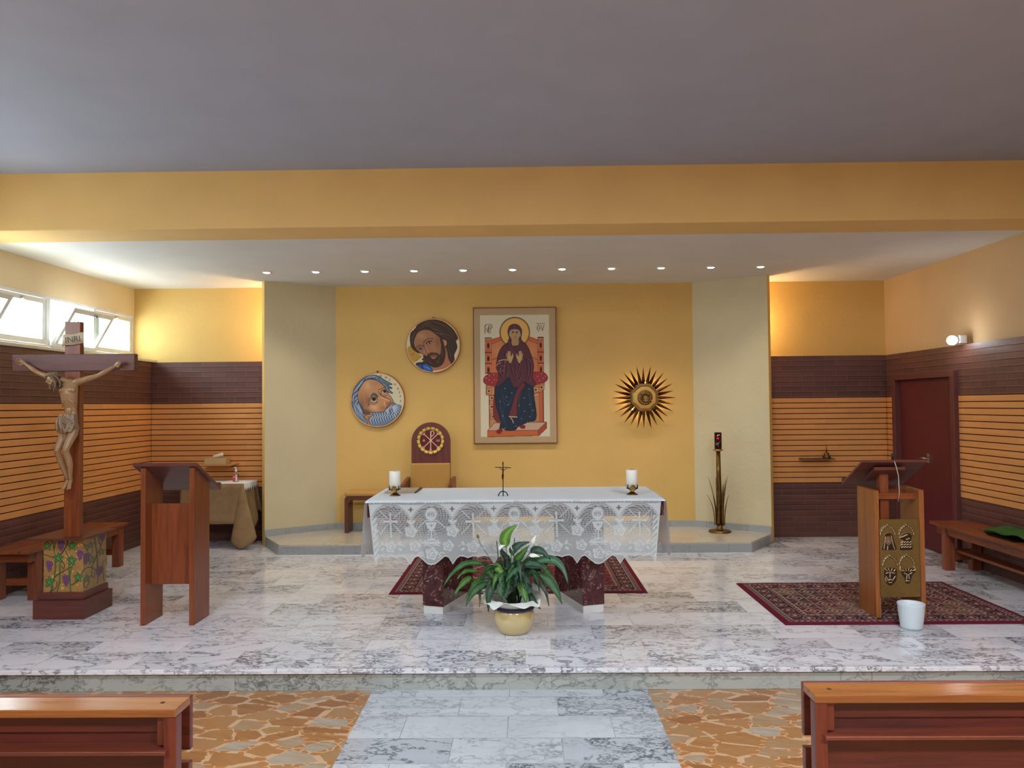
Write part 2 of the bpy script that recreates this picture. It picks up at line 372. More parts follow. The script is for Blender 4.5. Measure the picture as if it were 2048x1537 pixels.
# ------------------------------------------------------------------ painted canvases (colour per mesh vertex)
class Cv:
    def __init__(s, x0, y0, x1, y1, step, col=(255, 255, 255)):
        s.x0, s.y0, s.x1, s.y1 = x0, y0, x1, y1
        s.nx = int(round((x1-x0)/step))+1; s.ny = int(round((y1-y0)/step))+1
        s.X, s.Y = np.meshgrid(np.linspace(x0, x1, s.nx), np.linspace(y0, y1, s.ny))
        s.a = np.empty((s.ny, s.nx, 3)); s.a[:] = col; s.clip = None
    def put(s, sl, mask, col, al=1.0):
        if s.clip is not None: mask = mask & s.clip[sl]
        reg = s.a[sl]; reg[mask] = reg[mask]*(1-al)+np.array(col, float)*al
    def bb(s, x0, y0, x1, y1):
        i0 = max(0, int((x0-s.x0)/(s.x1-s.x0)*(s.nx-1))-1); i1 = min(s.nx, int((x1-s.x0)/(s.x1-s.x0)*(s.nx-1))+3)
        j0 = max(0, int((y0-s.y0)/(s.y1-s.y0)*(s.ny-1))-1); j1 = min(s.ny, int((y1-s.y0)/(s.y1-s.y0)*(s.ny-1))+3)
        return (slice(j0, max(j0, j1)), slice(i0, max(i0, i1)))
    def inside(s, P, sl):
        X, Y = s.X[sl], s.Y[sl]; r = np.zeros(X.shape, bool); n = len(P)
        for i in range(n):
            x1, y1 = P[i]; x2, y2 = P[(i+1) % n]
            if y1 == y2: continue
            c = ((y1 > Y) != (y2 > Y)); r ^= c & (X < (x2-x1)*(Y-y1)/(y2-y1)+x1)
        return r
    def poly(s, pts, col, smooth=True, al=1.0, line=None, lw=0):
        P = crv(pts, 6, True) if smooth else np.array(pts, float)
        sl = s.bb(P[:, 0].min(), P[:, 1].min(), P[:, 0].max(), P[:, 1].max()); s.put(sl, s.inside(P, sl), col, al)
        if line is not None: s.stroke(np.vstack([P, P[:1]]), lw, line, False)
        return P
    def stroke(s, pts, w_, col, smooth=True, al=1.0, taper=False):
        P = crv(pts, 6) if smooth and len(pts) > 2 else np.array(pts, float); h = w_/2
        sl = s.bb(P[:, 0].min()-h, P[:, 1].min()-h, P[:, 0].max()+h, P[:, 1].max()+h); X, Y = s.X[sl], s.Y[sl]
        mk = np.zeros(X.shape, bool); n = len(P)-1
        for i in range(n):
            (x1, y1), (x2, y2) = P[i], P[i+1]; dx, dy = x2-x1, y2-y1; L = dx*dx+dy*dy+1e-9
            t = np.clip(((X-x1)*dx+(Y-y1)*dy)/L, 0, 1); d = np.hypot(X-x1-t*dx, Y-y1-t*dy)
            hh = h*(math.sin(PI*(i+.5)/n)*.85+.15) if taper else h
            mk |= d <= hh
        s.put(sl, mk, col, al)
    def ell(s, cx, cy, rx, ry, col, al=1.0, rot=0):
        r = max(rx, ry); sl = s.bb(cx-r, cy-r, cx+r, cy+r); X, Y = s.X[sl]-cx, s.Y[sl]-cy
        c, q = math.cos(rot), math.sin(rot); U = X*c+Y*q; V = -X*q+Y*c
        s.put(sl, (U/rx)**2+(V/ry)**2 <= 1, col, al)
    def soft(s, cx, cy, rx, ry, col, al=.6):
        d = ((s.X-cx)/rx)**2+((s.Y-cy)/ry)**2; w_ = np.exp(-d*1.6)*al
        if s.clip is not None: w_ = w_*s.clip
        s.a = s.a*(1-w_[..., None])+np.array(col, float)*w_[..., None]
    def soften(s):
        for ax_ in (0, 1):
            p = np.concatenate([s.a.take([0], ax_), s.a, s.a.take([-1], ax_)], ax_); n_ = s.a.shape[ax_]
            s.a = .25*p.take(range(0, n_), ax_)+.5*p.take(range(1, n_+1), ax_)+.25*p.take(range(2, n_+2), ax_)
    def mesh(s, name, mat, fn, keep=None, parent=None, smooth=True):   # fn(u,v)->(x,y,z) arrays, u right 0..1, v down 0..1
        U = (s.X-s.x0)/(s.x1-s.x0); V = (s.Y-s.y0)/(s.y1-s.y0); x, y, z = fn(U, V)
        co_ = np.stack([x+0*U, y+0*U, z+0*U], -1).reshape(-1, 3)
        idx = np.arange(s.nx*s.ny).reshape(s.ny, s.nx)
        q = np.stack([idx[:-1, :-1], idx[1:, :-1], idx[1:, 1:], idx[:-1, 1:]], -1)
        if keep is not None: q = q[keep[:-1, :-1] & keep[1:, 1:] & keep[1:, :-1] & keep[:-1, 1:]]
        q = q.reshape(-1, 4); used = np.unique(q); rm = -np.ones(len(co_), int); rm[used] = np.arange(len(used)); q = rm[q]; co_ = co_[used]
        me = bpy.data.meshes.new(name); me.vertices.add(len(co_)); me.vertices.foreach_set('co', co_.ravel())
        me.loops.add(q.size); me.loops.foreach_set('vertex_index', q.ravel()); me.polygons.add(len(q)); me.polygons.foreach_set('loop_start', np.arange(len(q))*4)
        try: me.polygons.foreach_set('loop_total', np.full(len(q), 4))
        except Exception: pass
        me.update(calc_edges=True); me.validate(); me.shade_smooth() if smooth else None
        c = s.a.reshape(-1, 3)[used]/255; c = np.clip(c, 0, 1); c = np.where(c <= .04045, c/12.92, ((c+.055)/1.055)**2.4)
        at = me.color_attributes.new('paint', 'FLOAT_COLOR', 'POINT'); at.data.foreach_set('color', np.hstack([c, np.ones((len(c), 1))]).ravel().astype(np.float32))
        me.materials.append(mat); o = bpy.data.objects.new(name, me); C.objects.link(o)
        if parent: o.parent = parent; o.matrix_parent_inverse = parent_inv(parent)
        return o

# ================================================================== THE ROOM
XL, XR, YB, ZC, ZN = -4.84, 4.46, 9.5, 3.11, 3.585
WL, WR, WB = -4.537, 4.379, 9.33          # faces of the brick wainscot
def struct(mb, name, mat, bevel=0, **k):
    o = mb.build(name, mat, None, bevel); o['kind'] = 'structure'; return o
struct(MB().box(-5.2, 4.8, 4.80, 9.7, -.16, -.001), 'floor_sanctuary', M['marb'])
struct(MB().box(-5.2, 4.8, 5.13, 9.7, -.02, 0), 'floor', M['marb'])
struct(MB().box(-5.2, 4.8, 4.765, 5.13, -.028, 0), 'trim_1', M['lip'], .003)
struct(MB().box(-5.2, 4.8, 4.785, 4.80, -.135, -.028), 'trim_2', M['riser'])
struct(MB().box(-5.2, 4.8, -4.2, 4.80, -.2, -.136), 'floor_nave', M['crazy'])
struct(MB().box(-.945, .745, -4.2, 4.785, -.16, -.1345), 'floor_aisle', M['marbn'])
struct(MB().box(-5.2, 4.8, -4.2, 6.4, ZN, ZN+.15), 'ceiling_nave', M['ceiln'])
struct(MB().box(-5.2, 4.8, 6.7, 9.8, ZC, ZC+.15), 'ceiling', M['ceil'])
struct(MB().box(-5.2, 4.8, 6.30, 6.75, ZC-.005, ZN+.15), 'trim_3', M['beamy'], .008)
struct(MB().box(-5.04, 4.8, YB, YB+.2, -.1, ZC+.1), 'wall_back', M['yellow'])
struct(MB().box(-5.2, 4.8, -4.4, -4.2, -.2, ZN+.1), 'wall_front', M['cream'])
# left wall: below and above the window band
struct(MB().box(XL-.2, XL, -4.3, 9.6, -.2, 2.24).box(XL-.2, XL, -4.3, 9.6, 2.78, ZN+.1).box(XL-.2, XL, -4.3, .86, 2.2, 2.8), 'wall_left', M['cream'])
mb = MB().box(XR, XR+.2, -4.3, 9.6, -.2, ZN+.1)
struct(mb, 'wall_right', M['tanw'])
# alcove panels
def slab(x0, y0, x1, y1, th, sgn):
    d = Vector((x1-x0, y1-y0)).normalized(); nrm = Vector((-d.y, d.x))*sgn*th
    return [(x0, y0), (x1, y1), (x1+nrm.x, y1+nrm.y), (x0+nrm.x, y0+nrm.y)]
struct(MB().prism(slab(-2.26, 9.54, -3.03, 8.99, .085, -1), 0, ZC), 'wall_alcove_left', M['beige'])
struct(MB().prism(slab(2.04, 9.54, 2.86, 8.99, .085, 1), 0, ZC), 'wall_alcove_right', M['beige'])
# yellow painted returns of the panels
def endcap(x1, y1, dx, dy, th, sgn):
    d = Vector((dx, dy)).normalized(); n = Vector((-d.y, d.x))*sgn*th
    a = Vector((x1, y1)); return [tuple(a), tuple(a+d*.006), tuple(a+d*.006+n), tuple(a+n)]
struct(MB().prism(endcap(-3.03, 8.99, -.77, -.55, .09, -1), 0, ZC), 'trim_4', M['yellow'])
struct(MB().prism(endcap(2.86, 8.99, .82, -.55, .09, 1), 0, ZC), 'trim_5', M['yellow'])
# platform
PP = [(-3.02, 8.97), (-2.69, 8.44), (2.46, 8.42), (2.87, 8.97), (2.1, 9.52), (-2.3, 9.52)]
struct(MB().prism(PP, .02, .11), 'floor_platform', M['plat'], .003)
struct(MB().prism([(-3.025, 8.98), (-2.695, 8.43), (2.465, 8.41), (2.875, 8.98), (2.1, 9.5), (-2.3, 9.5)], 0, .09), 'trim_6', M['grey'])
def base_strip(x0, y0, x1, y1, name):
    d = Vector((x1-x0, y1-y0)).normalized(); n = Vector((d.y, -d.x))*.012
    struct(MB().prism([(x0, y0), (x1, y1), (x1+n.x, y1+n.y), (x0+n.x, y0+n.y)], .11, .185), name, M['grey'])
base_strip(-2.31, 9.5, 2.09, 9.5, 'baseboard_back')
base_strip(-3.03, 8.985, -2.31, 9.5, 'baseboard_left')
base_strip(2.09, 9.5, 2.86, 8.985, 'baseboard_right')

# brick wainscot: courses with real recessed joints
def wainscot(name, axis, face, depth, a0, a1, holes=()):
    """axis 'x': runs along y at x=face ; axis 'y': runs along x at y=face. depth: direction into wall (+/-)"""
    pl = 'yz' if axis == 'x' else 'xz'
    root = None
    bands = [(0, .65, 'dark'), (.65, 1.675, 'orange'), (1.675, 2.18, 'dark')]
    def spans(z0, z1):
        s_ = [(a0, a1)]
        for h0, h1, hz in holes:
            if z0 < hz:
                n = []
                for p, q in s_:
                    if h1 <= p or h0 >= q: n.append((p, q))
                    else:
                        if p < h0: n.append((p, h0))
                        if h1 < q: n.append((h1, q))
                s_ = n
        return s_
    def bx(mb, f0, f1, p, q, z0, z1):
        lo, hi = min(f0, f1), max(f0, f1)
        if axis == 'x': mb.box(lo, hi, p, q, z0, z1)
        else: mb.box(p, q, lo, hi, z0, z1)
    core = MB()
    for p, q in spans(0, .1): bx(core, face+depth*.012, face+depth*.07, p, q, 0, 1.9)
    if holes: 
        for p, q in spans(1.9, 2): bx(core, face+depth*.012, face+depth*.07, a0, a1, 1.93, 2.18)
    else: bx(core, face+depth*.012, face+depth*.07, a0, a1, 1.9, 2.18)
    root = struct(core, name, M['groove'])
    for z0, z1, k in bands:
        mb = MB(); n = int(round((z1-z0)/.0625)); h = (z1-z0)/n; g = .0045 if k == 'orange' else .0012
        for i in range(n):
            za, zb = z0+i*h+g, z0+(i+1)*h-g
            for p, q in spans(za+.002, zb): bx(mb, face, face+depth*.03, p, q, za, zb)
        o = mb.build('brick_course', M[k+pl], root, .0025 if k == 'orange' else .001, seg=1)
wainscot('wall_left_brick', 'x', WL, -1, -4.2, WB)
struct(MB().box(XL-.02, WL-.06, -4.2, 9.5, 0, 2.18), 'wall_left_core', M['cream'])
wainscot('wall_back_brick_left', 'y', WB, 1, WL, -2.9)
struct(MB().box(-4.84, -2.95, WB+.06, 9.5, 0, 2.18), 'wall_back_core_left', M['groove'])
wainscot('wall_back_brick_right', 'y', WB, 1, 2.78, WR)
struct(MB().box(2.9, 4.46, WB+.06, 9.5, 0, 2.18), 'wall_back_core_right', M['groove'])
wainscot('wall_right_brick', 'x', WR, 1, -4.2, WB, holes=[(7.81, 9.09, 1.92)])
# sill along the window band
struct(MB().box(XL-.25, WL+.03, .5, 9.42, 2.18, 2.212), 'trim_7', M['sill'], .006)

# windows
def awning(y0, y1, idx, opened):
    root = MB()
    X0, X1 = XL-.05, XL+.0; za, zb = 2.24, 2.78
    root.box(X0, X1, y0, y0+.035, za+.035, zb-.035).box(X0, X1, y1-.035, y1, za+.035, zb-.035).box(X0, X1, y0, y1, za, za+.035).box(X0, X1, y0, y1, zb-.035, zb)
    fr = struct(root, 'window_%d' % idx, M['white'], .004)
    a = .52 if opened else 0
    def sash(mb, *b): mb.box(*b, rot=('Y', a), piv=(XL-.025, 0, za+.035)); return mb
    s = MB(); xx0, xx1 = XL-.045, XL-.005; p, q = y0+.04, y1-.04; zc, zd = za+.04, zb-.04
    if opened: xx0 += .03; xx1 += .03
    for b in ((xx0, xx1, p, p+.05, zc+.05, zd-.05), (xx0, xx1, q-.05, q, zc+.05, zd-.05), (xx0, xx1, p, q, zc, zc+.05), (xx0, xx1, p, q, zd-.05, zd)): sash(s, *b)
    so = s.build('window_sash', M['white'], fr, .004)
    g = MB(); sash(g, (xx0+xx1)/2-.003, (xx0+xx1)/2+.003, p+.045, q-.045, zc+.045, zd-.045); g.build('window_pane', M['glass'], so)
    h = MB(); ym = (p+q)/2; sash(h, xx1, xx1+.03, ym-.012, ym+.012, zd-.045, zd-.02); h.build('window_catch', M['chrome'], so)
for i in range(10):
    y1 = 9.49-.86*i; awning(y1-.86, y1, i+1, i % 2 == 1)

# door on the right
struct(MB().box(4.33, 4.47, 7.80, 7.87, 0, 1.865).box(4.33, 4.47, 9.03, 9.10, 0, 1.865).box(4.33, 4.47, 7.80, 9.10, 1.865, 1.93), 'door_1', M['doorframe'], .004)
dl = MB().box(4.40, 4.44, 7.87, 9.03, .01, 1.865).build('door_leaf', M['doorred'], bpy.data.objects['door_1'], .003)
MB().tube([(4.395, 8.0+.42, 1.0), (4.35, 8.42, 1.0), (4.345, 8.48, 1.0), (4.345, 8.54, .998)], .009).box(4.385, 4.4, 8.39, 8.45, .95, 1.05).build('door_handle', M['chrome'], dl)

# unseen fixtures added on the nave ceiling to go with the added lamps
for i, (x, y, e) in enumerate(ADDED_NAVE_LIGHTS):
    r = empty('added_ceiling_light', (x, y, 3.585), 'added unseen rectangular ceiling light of the nave, %s and %s' % ('left' if x < 0 else 'right', 'nearer the altar' if y > 0 else 'farther from the altar'), 'ceiling light', 'added nave ceiling lights')
    MB().box(x-.64, x+.64, y-.29, y+.29, 3.52, 3.585).build('housing', M['white'], r, .004)
    MB().box(x-.6, x+.6, y-.25, y+.25, 3.512, 3.52).build('diffuser', M['addedglow'], r)

# row of recessed downlights
for i in range(11):
    x = -2.81+.542*i; y = 8.40
    pos = ['leftmost', 'second from left', 'third from left', 'fourth from left', 'fifth from left', 'middle one', 'fifth from right', 'fourth from right', 'third from right', 'second from right', 'rightmost'][i]
    r = empty('recessed_downlight', (x, y, ZC), 'small round lit ceiling spot before the alcove, %s in the row of eleven' % pos, 'ceiling light', 'recessed spots in a row on the ceiling')
    MB().lathe([(.052, 0), (.052, -.006), (.042, -.010), (.036, -.004), (.036, 0)], (x, y, ZC), 28, False).build('trim_ring', M['white'], r)
    MB().lathe([(.036, -.005), (.033, -.012), (.01, -.017), (.001, -.0175)], (x, y, ZC), 24, False).build('lens', M['spotglow'], r)
    lo = lamp('downlight_beam', 'SPOT', (0, 0, 0), 15, (1, .9, .76), spot_size=1.9, spot_blend=.9, shadow_soft_size=.03)
    lo.location = (x, y, ZC-.03); lo.parent = r; lo.matrix_parent_inverse = parent_inv(r)

# warm lamps behind the alcove panels
for x, nm, lab, e in ((-2.99, 'left', 'warm lamp mounted behind the left alcove panel', 9), (2.82, 'right', 'warm lamp mounted behind the right alcove panel', 9)):
    y = 9.34; r = empty('backlight_lamp', (x*.97, 9.45, 2.55), lab, 'lamp')
    xx = x*.965
    MB().box(xx-.04, xx+.04, 9.44, 9.50, 2.3, 2.8).build('lamp_base', M['white'], r)
    MB().tube([(xx, 9.42, 2.33), (xx, 9.42, 2.77)], .014).build('lamp_tube', M['warmglow'], r)
    lo = lamp('backlight_glow', 'POINT', (xx, 9.36, 2.6), e, (1, .72, .40), shadow_soft_size=.06); lo.parent = r; lo.matrix_parent_inverse = parent_inv(r)

# wall spotlight on the right wall
r = empty('wall_spotlight', (4.379, 7.70, 2.20), 'bright white spotlight on the right wall above the brick beside the door', 'wall light')
MB().box(4.33, 4.40, 7.66, 7.74, 2.19, 2.27).build('bracket', M['white'], r, .004)
MB().tube([(4.345, 7.70, 2.23), (4.31, 7.70, 2.225), (4.28, 7.70, 2.22)], [.03, .045, .05]).build('lamp_housing', M['white'], r)
MB().ball((4.262, 7.68, 2.22), .046, 16).build('lamp_bulb', M['bulb'], r)
lo = lamp('wall_spot_glow', 'POINT', (4.2, 7.68, 2.22), 1.2, (.9, .95, 1), shadow_soft_size=.04); lo.parent = r; lo.matrix_parent_inverse = parent_inv(r)
# PART2
# ================================================================== PAINTINGS
WHT = (214, 206, 178)
def spline_hair(cv, strands, cols, w_):
    for i, s_ in enumerate(strands): cv.stroke(s_, w_, cols[i % len(cols)], True, 1, True)

def roundel_frame(name, cx, cz, label, cv, c, rad, mat='paint'):
    R_ = .338; r = empty(name, (cx, 9.49, cz-R_), label, 'painting')
    MB().lathe([(R_, 0), (R_, .03), (R_-.004, .034), (R_-.010, .034)], (0, 0, 0), 64).build('backing_board', M['rim'], r)
    b = r.children[0]; b.data.transform(Matrix.Rotation(PI/2, 4, 'X')); b.data.transform(Matrix.Translation((cx, 9.498, cz)))
    MB().box(cx-.008, cx+.008, 9.475, 9.49, cz+R_-.005, cz+R_+.022).build('hanging_loop', M['bronze'], r)
    rr = np.hypot(cv.X-c[0], cv.Y-c[1])/rad
    ring = rr > .955; cv.a[ring] = (226, 170, 120); cv.a[rr > .988] = (120, 62, 26)
    s_ = (R_*2)/(2*rad); cv.soften()
    cv.mesh('painted_face', M['paint'], lambda U, V: (cx+(cv.X-c[0])*s_, 9.461+0*U, cz-(cv.Y-c[1])*s_), rr < 1.0, r)
M['rim'] = plain('painted_rim', (130, 72, 34), .5)

# ---- old man with blue-white beard
cv = Cv(122, 82, 1502, 1462, 5, (206, 200, 168)); c0 = (812, 772)
DK, HB, HL, SK, SKD, SKL = (34, 44, 66), (92, 112, 136), (168, 184, 204), (188, 138, 98), (122, 82, 58), (214, 172, 134)
cv.poly([(170, 760), (190, 600), (260, 430), (420, 250), (600, 160), (760, 150), (880, 190), (960, 250), (1080, 320), (1190, 385), (1080, 400), (1190, 480), (1100, 500), (1205, 605), (1090, 580), (1000, 480), (880, 330), (700, 240), (560, 260), (480, 290), (380, 430), (320, 600), (330, 760), (400, 900), (460, 1050), (500, 1200), (560, 1300), (600, 1430), (420, 1380), (260, 1200), (180, 950)], HB, line=DK, lw=14)
for i in range(12):
    x = 230+i*26; y = 980+i*34; cv.stroke([(x, y), (x+50, y-60), (x+90, y-70)], 20, HL, True, 1, True); cv.stroke([(x+8, y+18), (x+60, y-42), (x+100, y-50)], 10, DK, True, 1, True)
for i in range(26):
    t_ = i/25; a = PI*(1.12-.95*t_) if t_ < .5 else PI*(1.12-.95*t_)
for pts in [[(200, 590), (300, 500), (420, 340), (480, 260)], [(230, 560), (330, 440), (440, 280)], [(190, 700), (300, 600), (330, 540)], [(200, 800), (320, 700), (320, 620)], [(250, 900), (300, 800), (330, 740)], [(210, 860), (270, 1000), (330, 1080)], [(250, 830), (330, 960), (400, 1100)], [(280, 1000), (350, 1120), (440, 1250)], [(310, 880), (400, 1040), (450, 1150)], [(350, 1060), (420, 1180), (500, 1290)], [(230, 640), (200, 740), (210, 800)], [(520, 240), (640, 170), (760, 180)], [(600, 220), (740, 190), (860, 240)], [(780, 200), (860, 260), (930, 270)], [(900, 280), (1000, 330), (1150, 385)], [(960, 360), (1040, 420), (1170, 475)], [(1020, 440), (1090, 520), (1180, 595)], [(330, 850), (370, 960), (430, 1060)], [(240, 980), (300, 1110), (380, 1200)]]:
    cv.stroke(pts, 22, HL, True, 1, True)
    cv.stroke([(x+26, y+14) for x, y in pts], 12, DK, True, 1, True)
cv.poly([(330, 560), (400, 420), (520, 280), (680, 250), (820, 290), (940, 380), (1040, 500), (1090, 620), (1160, 700), (1220, 830), (1140, 900), (1040, 980), (1000, 1050), (830, 1080), (640, 1090), (520, 1150), (470, 1060), (430, 940), (350, 820), (320, 680)], SK, line=DK, lw=12)
face = cv.inside(crv([(330, 560), (400, 420), (520, 280), (680, 250), (820, 290), (940, 380), (1040, 500), (1090, 620), (1160, 700), (1220, 830), (1140, 900), (1040, 980), (1000, 1050), (830, 1080), (640, 1090), (520, 1150), (470, 1060), (430, 940), (350, 820), (320, 680)], 6, True), (slice(None), slice(None)))
cv.clip = face
cv.soft(420, 900, 130, 300, (112, 80, 60), .7); cv.soft(540, 1080, 160, 120, (80, 56, 44), .8); cv.soft(560, 420, 120, 160, SKL, .7); cv.soft(800, 350, 150, 80, (170, 120, 88), .5); cv.soft(740, 960, 200, 90, SKL, .8); cv.soft(560, 800, 70, 200, (128, 86, 60), .7); cv.soft(1080, 900, 60, 120, (150, 84, 50), .8); cv.soft(940, 980, 120, 80, (150, 96, 66), .7)
cv.clip = None
cv.poly([(640, 680), (700, 600), (780, 610), (840, 680), (800, 720), (720, 660), (650, 720)], (84, 84, 84))
cv.ell(725, 770, 98, 82, (116, 90, 74)); cv.ell(725, 778, 74, 52, (196, 188, 172)); cv.ell(728, 752, 54, 50, (66, 40, 28)); cv.ell(728, 752, 26, 26, (16, 12, 14)); cv.stroke([(610, 720), (600, 860), (640, 880)], 14, (70, 46, 38)); cv.stroke([(640, 850), (740, 880), (820, 820)], 16, (120, 84, 62)); cv.stroke([(600, 880), (580, 940)], 14, (80, 40, 36))
cv.stroke([(830, 520), (900, 500), (980, 460), (1060, 520)], 14, (90, 56, 44)); cv.ell(990, 570, 80, 66, (110, 76, 60)); cv.ell(990, 578, 56, 44, (206, 200, 186)); cv.ell(1000, 562, 40, 38, (60, 38, 28)); cv.ell(1000, 560, 22, 22, (16, 12, 14)); cv.stroke([(880, 600), (950, 680), (1060, 660)], 14, (96, 60, 48))
cv.stroke([(840, 560), (900, 650), (1010, 710), (1130, 765), (1150, 820), (1110, 870)], 13, (74, 44, 36)); cv.stroke([(880, 700), (1000, 750), (1110, 790)], 16, (226, 180, 138)); cv.stroke([(990, 800), (990, 880), (1020, 920)], 12, (230, 186, 144))
BE = [(600, 1110), (760, 1080), (960, 1080), (1010, 1010), (1100, 940), (1170, 850), (1260, 860), (1300, 900), (1410, 920), (1390, 1050), (1320, 1180), (1200, 1290), (1050, 1380), (860, 1430), (700, 1420), (600, 1380), (590, 1240)]
cv.poly(BE, (104, 126, 152), line=DK, lw=12)
bm_ = cv.inside(crv(BE, 6, True), (slice(None), slice(None))); cv.clip = bm_
for i in range(11):
    x = 620+i*62; cv.stroke([(x+30, 1090-i*8), (x+80, 1180-i*10), (x+20, 1280-i*12), (x+60, 1400-i*16)], 26, (176, 190, 210), True, 1, True); cv.stroke([(x+56, 1090-i*8), (x+106, 1180-i*10), (x+46, 1280-i*12), (x+86, 1400-i*16)], 14, (36, 52, 80), True, 1, True)
for i in range(7):
    a = -.5+i*.28; cv.stroke([(1180, 960), (1180+130*math.cos(a), 960+130*math.sin(a)), (1180+270*math.cos(a+.1), 960+290*math.sin(a+.1))], 22, (180, 194, 214), True, 1, True); cv.stroke([(1190, 985), (1180+230*math.cos(a+.16), 965+240*math.sin(a+.16))], 9, (40, 54, 80))
cv.poly([(1010, 1050), (1080, 980), (1130, 930), (1180, 900), (1160, 980), (1110, 1030), (1130, 1130), (1060, 1090)], (160, 176, 198)); cv.clip = None
cv.ell(1165, 950, 38, 30, (188, 140, 126)); cv.stroke([(1120, 990), (1120, 1080), (1140, 1140)], 14, (30, 34, 44))
cv.poly([(480, 1190), (560, 1140), (660, 1130), (700, 1150), (640, 1200), (560, 1220), (640, 1400), (590, 1400), (540, 1260)], (190, 124, 84), line=(90, 48, 36), lw=10)
for (x, y, g) in [(905, 165, 'S'), (1035, 210, 'M'), (1130, 270, 'I'), (1260, 385, 'X'), (1335, 490, 'A'), (1375, 590, 'I'), (1395, 690, 'I'), (1405, 810, 'I')]:
    k = {'S': [[(20, -22), (-20, -10), (20, 10), (-20, 22)]], 'M': [[(-28, 20), (-16, -20), (0, 12), (16, -20), (28, 20)]], 'I': [[(-14, -20), (14, -22)], [(0, -20), (0, 22)], [(-14, 22), (12, 22)]], 'X': [[(-26, -18), (24, 22)], [(20, -22), (-22, 18)]], 'A': [[(-18, 26), (0, -26), (20, 26)], [(-10, 6), (12, 6)]]}[g]
    for s_ in k: cv.stroke([(x+a, y+b) for a, b in s_], 9, (76, 64, 56), False)
roundel_frame('round_painting', -1.797, 1.697, 'round painting of a blue-bearded old man looking up, lower of the two roundels', cv, c0, 690)

# ---- bearded man with long brown hair
cv = Cv(163, 115, 1543, 1495, 5, (214, 204, 166)); c0 = (853, 805)
cv.poly([(205, 850), (300, 790), (420, 930), (560, 1070), (430, 1200), (300, 1280), (210, 1100)], (192, 148, 62), False)
cv.stroke([(290, 1010), (340, 1040), (370, 1000), (340, 985)], 14, (140, 100, 50)); cv.stroke([(560, 1080), (420, 1200)], 12, (120, 84, 36), False)
HD, HM, HL2 = (40, 26, 24), (70, 50, 42), (110, 86, 72)
cv.poly([(280, 700), (290, 500), (400, 380), (480, 260), (640, 180), (850, 150), (1050, 180), (1230, 280), (1380, 430), (1480, 620), (1430, 700), (1460, 860), (1380, 1050), (1390, 1150), (1320, 1270), (1200, 1250), (1100, 900), (1000, 600), (700, 400), (480, 460), (380, 620), (370, 780), (430, 900), (520, 990), (420, 950), (320, 850)], HM, line=HD, lw=12)
cv.poly([(380, 640), (470, 470), (620, 400), (780, 420), (900, 500), (1020, 600), (1060, 700), (1060, 850), (1020, 1050), (960, 1250), (760, 1260), (680, 1120), (600, 1040), (520, 980), (420, 880), (370, 770)], (164, 116, 84), line=HD, lw=10)
fm = cv.inside(crv([(380, 640), (470, 470), (620, 400), (780, 420), (900, 500), (1020, 600), (1060, 700), (1060, 850), (1020, 1050), (960, 1250), (760, 1260), (680, 1120), (600, 1040), (520, 980), (420, 880), (370, 770)], 6, True), (slice(None), slice(None)))
cv.clip = fm; cv.soft(560, 560, 140, 110, (186, 146, 108), .8); cv.soft(880, 880, 110, 130, (176, 124, 86), .8); cv.soft(980, 700, 90, 200, (140, 86, 56), .7); cv.soft(640, 1000, 60, 90, (178, 120, 88), .7); cv.clip = None
cv.poly([(1050, 800), (1150, 820), (1200, 950), (1240, 1150), (1300, 1270), (1180, 1370), (1020, 1420), (860, 1440), (720, 1440), (700, 1260), (900, 1300), (1030, 1330), (1120, 1200), (1150, 1000)], (176, 116, 80))
cv.poly([(1080, 660), (1190, 680), (1200, 780), (1150, 840), (1110, 780)], (180, 128, 96), line=HD, lw=8); cv.stroke([(1160, 700), (1180, 760), (1140, 800)], 14, (214, 176, 150))
cv.poly([(420, 1260), (560, 1230), (700, 1260), (820, 1400), (820, 1460), (640, 1440), (500, 1350)], (46, 96, 176), line=(16, 30, 66), lw=14); cv.stroke([(620, 1330), (720, 1370), (800, 1420)], 30, (86, 148, 220), True, 1, True); cv.stroke([(560, 1310), (590, 1380)], 26, (22, 36, 84))
cv.poly([(1040, 640), (1070, 860), (1030, 1050), (960, 1000), (880, 990), (790, 990), (740, 1020), (690, 1080), (640, 1040), (600, 1080), (620, 1110), (570, 1150), (610, 1180), (590, 1220), (480, 1230), (420, 1270), (560, 1290), (680, 1260), (760, 1300), (860, 1350), (960, 1350), (1060, 1300), (1130, 1190), (1160, 1040), (1150, 880), (1100, 700)], (66, 44, 36), line=HD, lw=8)
cv.poly([(770, 1060), (850, 1040), (950, 1060), (930, 1110), (860, 1150), (800, 1110)], (150, 100, 76)); cv.stroke([(790, 1060), (850, 1080), (900, 1075)], 12, (70, 34, 30)); cv.ell(860, 1110, 40, 18, (190, 126, 104))
for pts in [[(760, 1040), (860, 1010), (960, 1040), (1020, 1080)], [(900, 1160), (960, 1220), (1000, 1290)], [(1000, 1080), (1000, 1180), (960, 1260)], [(1090, 900), (1100, 1020), (1060, 1140)], [(700, 1140), (760, 1220), (860, 1290)], [(640, 1120), (640, 1190), (700, 1230)]]: cv.stroke(pts, 16, (104, 74, 58), True, 1, True)
